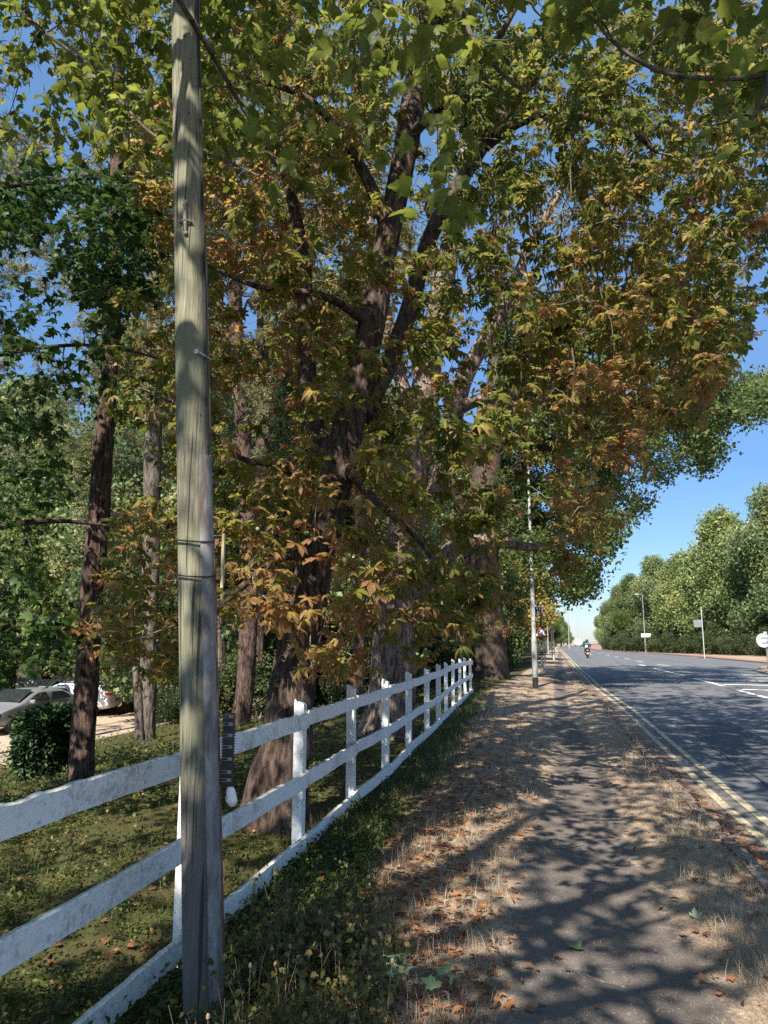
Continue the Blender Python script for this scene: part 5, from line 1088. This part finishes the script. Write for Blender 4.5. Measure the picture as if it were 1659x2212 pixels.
RT = [(pr_a, 33, 76, 1.277, 'tall green tree across the road, nearest to the right edge'), (pr_c, 27.5, 84, 1.163, 'dark green broad tree second from the right across the road'),
      (pr_a, 24.5, 92, 1.300, 'big rounded green tree behind the square sign pole'), (pr_b, 20.5, 102, 1.425, 'yellow green tree between the square sign and far lamp post'),
      (pr_b, 17, 111, 1.077, 'yellow tinged tree standing right behind the far right lamp post'), (pr_a, 14.6, 122, 0.975, 'mid green tree just left of the far right lamp post'),
      (pr_c, 12, 134, 0.775, 'dark crown beyond the far lamp post in the right hand row'), (pr_a, 11, 146, 0.802, 'green tree above the scooter rider on the right of the sky gap'),
      (pr_b, 10.5, 160, 0.711, 'small yellow green tree close to the sky gap on the right'), (pr_a, 12, 180, 0.730, 'hazy green tree far along the right of the road'), (pr_c, 16, 205, 0.730, 'dark distant tree far along the right of the road'),
      (pr_a, 20, 240, 0.821, 'distant tree at the far right bend of the road'), (pr_c, 34, 96, 1.368, 'tallest dark crown rising behind the roadside row at right'), (pr_a, 28, 112, 1.180, 'green crown in the second row behind the yellow green tree'), (pr_c, 40, 84, 1.425, 'tall crown at far right in the second row'), (pr_b, 22, 130, 0.912, 'yellow crown in the second row above the far lamp post')]
RT += [(pr_a, 12.5, 222, .72, 'small green tree past the dark distant one, right of the sky gap'), (pr_b, 15, 262, .62, 'small yellowish tree at the road bend on the right'), (pr_c, 19.5, 300, .6, 'far dark tree at the end of the right hand row'), (pr_a, 11.5, 196, .7, 'low green tree hugging the right of the sky gap')]
for p, x, y, s, lb in RT: put(p, x, y, s, lb, 'trees across the road')
LT = [(pr_d, -4.6, 52, .85, 'yellow leaved chestnut beside the second lamp post on the left'), (pr_w2, -5.2, 42, .95, 'dark tree directly behind the speed limit sign'), (pr_d, -4.6, 66, .9, 'golden chestnut behind the two road signs'),
      (pr_c, -6, 60, 1., 'tall green tree on the left behind the golden chestnut'), (pr_w2, -5.4, 82, 1., 'dark avenue tree on the left past the golden chestnuts'), (pr_c, -6, 98, .95, 'green avenue tree far along the left verge'), (pr_w2, -6.5, 118, .9, 'distant dark tree along the left verge'),
      (pr_c, -6, 140, .8, 'distant green tree along the left verge'), (pr_w2, -5.5, 165, .7, 'far small dark tree left of the sky gap'), (pr_c, -3.2, 195, .7, 'far small green tree left of the sky gap'), (pr_a, 0, 235, .62, 'farthest tree left of the sky gap'), (pr_b, 2, 262, .5, 'tiny farthest tree beside the distant lamp posts')]
LT += [(pr_c, 1, 300, .5, 'very distant low tree closing the road on the left'), (pr_w, -1.5, 215, .6, 'distant green tree left of the far pale van')]
for p, x, y, s, lb in LT: put(p, x, y, s, lb, 'trees along the left verge')
rr = random.Random(5); wl = []
WT = [(-8, 24), (-10.5, 30), (-14, 27), (-19, 30), (-25, 30), (-32, 27), (-7, 36), (-12, 40), (-20, 42), (-29, 42), (-38, 36), (-16, 52), (-27, 56), (-40, 52), (-9, 54), (-46, 40), (-33, 20), (-21, 37)]
for i, (x, y) in enumerate(WT):
    wd = 'dark' if i % 2 else 'green'
    put(pr_w2 if i % 2 else pr_w, x, y, .95 + .3 * rr.random(), f'{wd} woodland tree behind the pines beyond the gravel drive', f'{wd} woodland trees behind the pines')
ORD = ['first', 'second', 'third', 'fourth', 'fifth', 'sixth', 'seventh', 'eighth', 'ninth', 'tenth', 'eleventh', 'twelfth', 'thirteenth', 'fourteenth', 'fifteenth', 'sixteenth', 'seventeenth', 'eighteenth']
def rank(objs, fmt, rev=False):
    for k, o in enumerate(sorted(objs, key=lambda o: proj(o.location)[0] * (-1 if rev else 1))): o['label'] = fmt.format(ORD[k])
for wd in ('dark', 'green'): rank([o for o in COL.objects if o.get('group') == f'{wd} woodland trees behind the pines'], '{} from the left of the ' + wd + ' woodland trees behind the pines')
# understorey shrubs and far hedge
for i, (x, y, s) in enumerate([(-4.9, 19.5, .75), (-6.2, 22, .95), (-8.2, 19.5, .8), (-9.6, 23, 1), (-4.8, 25, .9), (-6, 31, 1.2), (-8, 28, 1.2), (-4.9, 34, 1.1), (-4.4, 40, 1.1), (-12.5, 24, .7), (-4.2, 46, 1), (-24, 27, .8), (-30, 25, .9)]):
    put(pr_h, x, y, s, 'dark shrub in the shade between the trunks behind the fence', 'understorey shrubs behind the fence', cat='shrub')
HD = [(30, 64), (27.6, 69), (25.8, 74), (24.2, 79), (22.6, 83), (21.2, 87), (19.6, 92), (17.9, 97), (16.2, 102), (14.6, 107), (13.4, 112), (11.8, 117), (10.4, 122), (9.6, 128), (9.2, 135), (9, 143), (9.2, 152)]
for i, (x, y) in enumerate(HD): put(pr_h, x, y, 1.0 + .3 * ((i * 7) % 5) / 5, 'bushy hedge shrub under the trees across the road', 'hedge shrubs across the road', cat='shrub')
rank([o for o in COL.objects if o.get('group') == 'understorey shrubs behind the fence'], '{} from the left of the dark shrubs between the trunks behind the fence')
rank([o for o in COL.objects if o.get('group') == 'hedge shrubs across the road'], '{} from the right of the dense hedge shrubs under the trees across the road', True)
# trimmed laurel bush on the left
r6 = np.random.default_rng(16); b = hit(105, 1678); Yl = float(b[1]); b = b + np.r_[b[:2], 0] / np.hypot(*b[:2]) * .6; cx2, cy2 = float(b[0]), float(b[1]); zb = T(cx2, cy2)
lb_ = tree_thing('laurel_bush', (cx2, cy2, zb), 'dense dark glossy laurel bush at the left in front of the silver hatchback', cat='bush')
hx = 56 / F * float(proj(b)[2]); ht_ = float(at(105, 1535, Yl)[2]) - zb
mb = MB(); mb.tube([(cx2, cy2, zb - .1), (cx2 + .05, cy2, zb + ht_ * .7)], [.05, .02], 8); mb.build('stem', M['bark_dark'], lb_, True)
v = r6.normal(0, 1, (2600, 3)); v /= np.maximum(np.abs(v).max(1, keepdims=True) * .55 + np.linalg.norm(v, axis=1, keepdims=True) * .45, 1e-6)
rad = r6.uniform(.72, 1.05, (len(v), 1)); P = v * rad * [hx * .92, .6, ht_ / 2] + [cx2, cy2, zb + ht_ / 2]; D = v + r6.normal(0, .4, v.shape); D[:, 2] -= .2
foliage('leaves', LAUR, P, D, r6.uniform(.7, 1.1, len(P)), r6.beta(1.5, 3, len(P)), M['leaf_laurel'], lb_, .8, rng=r6)
# ------------------------------------------------------------------ ground cover
def stuff(o, label): return tag(o, label, kind='stuff')
def blades(P, hgt, lean, wd, rng):
    n = len(P); a = rng.uniform(0, 6.28, n); L = lean; d = np.stack([np.cos(a), np.sin(a), np.zeros(n)], 1); s = np.stack([-np.sin(a), np.cos(a), np.zeros(n)], 1) * wd[:, None] / 2
    b1 = P; m_ = P + d * (L * .4)[:, None] + np.array([0, 0, 1.]) * (hgt * .62)[:, None]; t_ = P + d * L[:, None] + np.array([0, 0, 1.]) * hgt[:, None]
    V = np.stack([b1 - s, b1 + s, m_ - s * .8, m_ + s * .8, t_], 1).reshape(-1, 3); o = np.arange(n)[:, None, None] * 5
    Fc = np.array([(0, 1, 3), (0, 3, 2), (2, 3, 4)])[None] + o
    return V, Fc.reshape(-1, 3)
def grass(name, P, hgt, lean, wd, tint, mat, label, rng):
    P = P.copy(); P[:, 2] = terr(P[:, 0], P[:, 1]) - .004; V, Fc = blades(P, hgt, lean, wd, rng)
    return stuff(link(name, np_mesh(name, V, Fc, attrs={'tint': np.repeat(tint, 5), 'along': np.tile([0, 0, .5, .5, 1.], len(P))}), None, mat), label)
g = np.random.default_rng(21)
def near_y(n, y0, y1, g, k=1.0):      # density falls with distance
    u = g.uniform(0, 1, n); return 1 / (1 / y0 + u * (1 / y1 - 1 / y0)) if k == 1 else y0 * (y1 / y0) ** u
# flattened straw over the verge
n_ = 130000; y = near_y(n_, 2.6, 30, g); x = g.uniform(-1.9, 1.4, n_); pw = path_w(x, y); gw = 1 - sstep(fx(y) + .3, fx(y) + .9, x)
dn = vn(x, y, 1.1, 61) * .5 + vn(x, y, 3.5, 62) * .5
k = (x < kl(y) - .03) & (g.uniform(0, 1, n_) > np.clip(pw * 1.5, 0, .985)) & (g.uniform(0, 1, n_) > gw * .9) & (dn + g.uniform(-.7, .7, n_) > -.25); P = np.stack([x, y, x * 0], 1)[k]; m_ = len(P)
far = np.clip(P[:, 1] / 8, .6, 2.2)
grass('dry_grass', P, g.uniform(.004, .035, m_), g.uniform(.03, .12, m_), g.uniform(.0016, .0034, m_) * far, g.beta(1.6, 1.6, m_), M['grass_dry'], 'flattened straw coloured grass on the verge', g)
# upright straw tufts
tc2 = []; 
for i in range(1000):
    y = float(near_y(1, 2.6, 26, g)[0]); side = g.uniform() 
    x = g.uniform(-1.25, -.35) if side < .4 else (g.uniform(.75, 1.25) if side < .85 else float(fx(y)) + g.uniform(.3, .9))
    if x < fx(y): continue
    tc2.append((x, y, g.uniform(.5, 1.25)))
for (px, py, s) in ((1385, 1610, 1.9), (1420, 1640, 1.5), (905, 2075, 1.6), (1010, 2060, 1.3), (1500, 1900, 1.2), (1590, 1980, 1.5), (960, 1960, 1.2)):
    q = hit(px, py); tc2.append((min(float(q[0]), float(kl(q[1])) - .12), float(q[1]), s))
tc2 = np.array(tc2); rep = 26; Pb = np.repeat(tc2, rep, 0); m_ = len(Pb); sc2 = Pb[:, 2]; P = np.stack([Pb[:, 0] + g.normal(0, .035, m_) * sc2, Pb[:, 1] + g.normal(0, .035, m_) * sc2, Pb[:, 0] * 0], 1)
grass('dry_tufts', P, g.uniform(.015, .115, m_) * sc2, g.uniform(.02, .12, m_) * sc2, g.uniform(.0018, .0032, m_) * np.clip(P[:, 1] / 6, .7, 2), g.beta(2.2, 1.4, m_), M['grass_dry'], 'bleached tufts of dead grass beside the path', g)
# green grass along the foot of the fence
n_ = 75000; y = near_y(n_, 2.7, 30, g); x = fx(y) + np.abs(g.normal(.0, .36, n_)) - .12; k = (vn(x, y, 1.6, 71) + g.uniform(-.7, .7, n_) > -.3) & (x < -.9 + .3 * vn(y, x, .6, 72)) | (y > 20) & (x < -1.6); P = np.stack([x, y, x * 0], 1)[k]; m_ = len(P)
grass('green_grass', P, g.uniform(.04, .20, m_) * np.clip(.6 + .5 * vn(P[:, 0], P[:, 1], .9, 73), .3, 1.3), g.uniform(.02, .14, m_), g.uniform(.0022, .0045, m_) * np.clip(P[:, 1] / 6, .7, 2.4), g.beta(1.6, 2.2, m_), M['grass_green'], 'green grass growing along the foot of the fence', g)
n_ = 26000; y = near_y(n_, 4, 34, g); x = fx(y) - g.uniform(0, 9, n_); k = (x > -13) & (vn(x, y, 1.1, 75) + g.uniform(-.6, .6, n_) > -.1); P = np.stack([x, y, x * 0], 1)[k]; m_ = len(P)
grass('lawn_grass', P, g.uniform(.02, .09, m_), g.uniform(.02, .08, m_), g.uniform(.003, .006, m_) * np.clip(P[:, 1] / 7, .7, 2.4), g.beta(1.6, 2.6, m_), M['grass_green'], 'thin shaded grass under the trees', g)
# creeping ground cover behind the fence and at the pole foot
n_ = 42000; y = near_y(n_, 1.6, 22, g); x = fx(y) + .25 - g.uniform(0, 1, n_) ** .8 * (2.5 + y * .9); k = (vn(x, y, .9, 81) * .6 + vn(x, y, 3.1, 82) * .5 + g.uniform(-.8, .8, n_) > -.35); x, y = x[k], y[k]; P = np.stack([x, y, terr(x, y) + g.uniform(.004, .045, len(x))], 1); D = g.normal(0, 1, P.shape); D[:, 2] = g.normal(.1, .25, len(x))
stuff(foliage('ivy_cover', CL_SMALL, P, D, g.uniform(.35, .8, len(x)) * np.clip(y / 6, .8, 2), g.beta(1.8, 2.0, len(x)), M['ivy'], None, .5, rng=g), 'low creeping leaves covering the shaded ground')
n_ = 1500; y = g.uniform(2.7, 7.5, n_); x = fx(y) + g.uniform(.0, 1, n_) ** 1.4 * np.clip(.95 - (y - 3) * .12, .3, 1.0); P = np.stack([x, y, terr(x, y) + g.uniform(.01, .10, n_)], 1); D = g.normal(0, 1, P.shape); D[:, 2] = g.normal(.1, .3, n_)
stuff(foliage('creeper', CL_SMALL, P, D, g.uniform(.4, .95, n_), g.beta(1.6, 2.2, n_), M['ivy'], None, .5, rng=g), 'leafy creeper between pole and path')
# wilting weeds by the pole
st_ = []; n_ = 420
for i in range(n_):
    y = g.uniform(2.55, 4.1); x = float(fx(y)) + .34 + g.uniform(0, 1) * (.95 - .18 * (y - 2.5)); h = g.uniform(.10, .34) * (1.15 - .45 * (x + 1.5)); z = T(x, y); a = g.uniform(0, 6.28); l = g.uniform(.02, .14)
    if abs(x - px0) < .17 and y < py0 + .15: continue
    u = np.linspace(0, 1, 6)[:, None]; C = np.array([x, y, z]) + u * np.array([0, 0, h]) + u ** 2 * np.array([math.cos(a) * l, math.sin(a) * l, 0]) + g.normal(0, .005, (6, 3)); st_.append((C, np.linspace(.0026, .0012, 6)))
wst = twigmesh('weed_stems', st_, M['grass_dry'], None, 4); wst.data.attributes.new('tint', 'FLOAT', 'POINT'); stuff(wst, 'thin stems of the wilting weeds')
P, D = leaf_sites(st_, g, 2.1, .9, .025, .3, .6)
LITW = [(v * .38, f, a) for v, f, a in (maple_leaf(s + 50, False) for s in range(3))]
HEART = [merge([leaflet(.052, .040, 0, dr, .12, (.22, .52))]) for dr in (.2, .5, .8)]
stuff(foliage('wilted_weeds', HEART + LITW, P, D, g.uniform(.3, .85, len(P)), g.beta(1.8, 2, len(P)), M['weed'], None, 1, rng=g), 'drooping yellowing weeds crowding right of the utility pole')
sd = MB()
for i in range(22):
    y = g.uniform(2.7, 4.2); x = float(fx(y)) + g.uniform(.45, 1.15); z = T(x, y); h = g.uniform(.16, .32); dx = g.normal(0, .05)
    sd.tube([(x, y, z), (x + dx * .5, y, z + h * .6), (x + dx, y, z + h)], [.002, .0016, .001], 4); sd.lathe((x + dx, y, z + h), [(.002, -.012), (.008, -.004), (.007, .006), (.001, .012)], 6)
stuff(sd.build('seed_heads', plain('seed_head', (.30, .20, .12), .9, .3, 60)), 'brown dried seed heads on thin stalks')
# fallen leaves
n_ = 7500; y = near_y(n_, 2.4, 24, g); w_ = g.uniform(0, 1, n_); x = np.where(w_ < .66, fx(y) + .5 + g.gamma(2.2, .24, n_), np.where(w_ < .80, g.uniform(-1, 1.3, n_), np.where(w_ < .88, kl(y) - .1 + g.normal(0, .12, n_), fx(y) - g.uniform(0, 6, n_))))
k = (g.uniform(0, 1, n_) > path_w(x, y) * .985); x, y = x[k], y[k]; inr = (x > kl(y) - .10)
P = np.stack([x, y, np.where(x > kl(y), road_z(x, y) + .012, np.where(inr, .03, terr(x, y) + .012 + g.uniform(0, .02, len(x))))], 1); D = g.normal(0, 1, P.shape); D[:, 2] = g.normal(0, .12, len(x))
LIT = [maple_leaf(s + 90, False) for s in range(4)] + [merge([leaflet(.13, .055, 0, .1, .3)]) for _ in range(2)]
stuff(foliage('fallen_leaves', LIT, P, D, g.uniform(.2, .62, len(x)) ** 1.15, g.beta(1.6, 1.8, len(x)), M['litter'], None, .35, rng=g), 'brown curled fallen leaves along the verge')
# gutter debris
n_ = 5000; y = near_y(n_, 3, 40, g); x = kl(y) + np.abs(g.normal(.0, .12, n_)) + .01; P = np.stack([x, y, road_z(x, y) + .006], 1); D = g.normal(0, 1, P.shape); D[:, 2] *= .08
stuff(foliage('gutter_debris', LIT, P, D, g.uniform(.10, .30, n_), g.beta(2.4, 1.6, n_), M['litter'], None, .3, rng=g), 'orange brown leaf debris gathered in the gutter')
# small gravel and crumbs on the path
n_ = 9000; y = near_y(n_, 2.6, 14, g); x = g.uniform(-1.4, 1.3, n_); tet = [(np.array([(-.5, -.3, 0), (.5, -.3, 0), (0, .6, 0), (0, 0, .55)]), np.array([(0, 1, 3), (1, 2, 3), (2, 0, 3)]), np.zeros(4))]
P = np.stack([x, y, terr(x, y)], 1); D = g.normal(0, 1, P.shape); D[:, 2] = 0
o_ = foliage('path_grit', tet, P, D, g.uniform(.003, .009, n_), g.uniform(0, 1, n_), plain('grit', (.26, .215, .175), .9, .4, 3), None, .1, rng=g); stuff(o_, 'scattered grit and crumbs on the path')
# individual things lying on the path
def one_leaf(px, py, tmpl, s, mat, tint, label, name='fallen_leaf', cat='leaf'):
    q = hit(px, py); Vv, Ff, Aa = tmpl; a = g.uniform(0, 6.28); R_ = np.array([[math.cos(a), -math.sin(a), 0], [math.sin(a), math.cos(a), 0], [0, 0, -1]])
    V = Vv @ R_.T * s; V[:, 2] += -V[:, 2].min() + .004; me = np_mesh(name, V, Ff[:, ::-1], attrs={'tint': np.full(len(V), tint), 'along': Aa}); o = link(name, me, None, mat); o.location = (float(q[0]), float(q[1]), T(q[0], q[1])); return tag(o, label, cat)
one_leaf(1128, 1804, MAPLE[0], .85, M['litter'], .8, 'curled orange brown leaf on the left edge of the path, the nearest orange one')
one_leaf(1150, 1727, MAPLE[1], .7, M['litter'], .9, 'small orange leaf farther up the path near its left edge')
one_leaf(1238, 2056, MAPLE[2], .8, M['pale_leaf'], .1, 'flat green maple leaf lying on the dark path')
one_leaf(1110, 2033, MAPLE[3], .4, M['litter'], .95, 'small bright orange leaf left of the green leaf on the path')
one_leaf(1505, 1990, CHEST[0], .35, M['pale_leaf'], .9, 'tiny pale yellow leaf on the verge right of the path')
one_leaf(1146, 1560, MAPLE[4], 1.1, M['litter'], .85, 'curled leaf far up the path below the nearest lamp post')
for k_, (pts, r_, lb) in enumerate((([(1172, 1832), (1190, 1845), (1212, 1852)], .006, 'short pale stick lying across the middle of the path'), ([(1190, 1834), (1225, 1832), (1262, 1828)], .005, 'thin split stick just above the short stick on the path'),
                                ([(1020, 1902), (1060, 1905), (1115, 1906)], .005, 'long thin stick near the left edge of the path'), ([(1262, 2110), (1300, 2128), (1350, 2140), (1362, 2120)], .004, 'forked dark twig low on the path'))):
    mb = MB(); Q = [hit(*p) for p in pts]; mb.tube([(float(q[0]), float(q[1]), T(q[0], q[1]) + r_ * .9) for q in Q], [r_, r_ * .9, r_ * .6, r_ * .4][:len(Q)], 6); tag(mb.build('twig', M['twig_pale'], None, True), lb, 'stick')
# pale broken maple sprig on the verge
q = hit(868, 2150); sx_, sy_ = float(q[0]), float(q[1]); sz_ = T(sx_, sy_)
spr = thing('fallen_sprig', (sx_, sy_, sz_), 'broken maple sprig with pale upturned leaves lying near the bottom of the verge', 'sprig')
mb = MB(); mb.tube([(sx_ - .18, sy_ - .02, sz_ + .05), (sx_, sy_, sz_ + .09), (sx_ + .10, sy_ + .03, sz_ + .10)], [.005, .004, .002], 6); mb.build('stem', M['twig'], spr, True)
k_ = 15; P = np.stack([sx_ + g.uniform(-.2, .2, k_), sy_ + g.uniform(-.12, .12, k_), sz_ + g.uniform(.07, .16, k_)], 1); D = g.normal(0, 1, P.shape); D[:, 2] = g.normal(-.1, .3, k_)
foliage('leaf', MAPLE, P, D, g.uniform(.5, .8, k_), g.uniform(.2, 1, k_), M['pale_leaf'], spr, .5, rng=g)
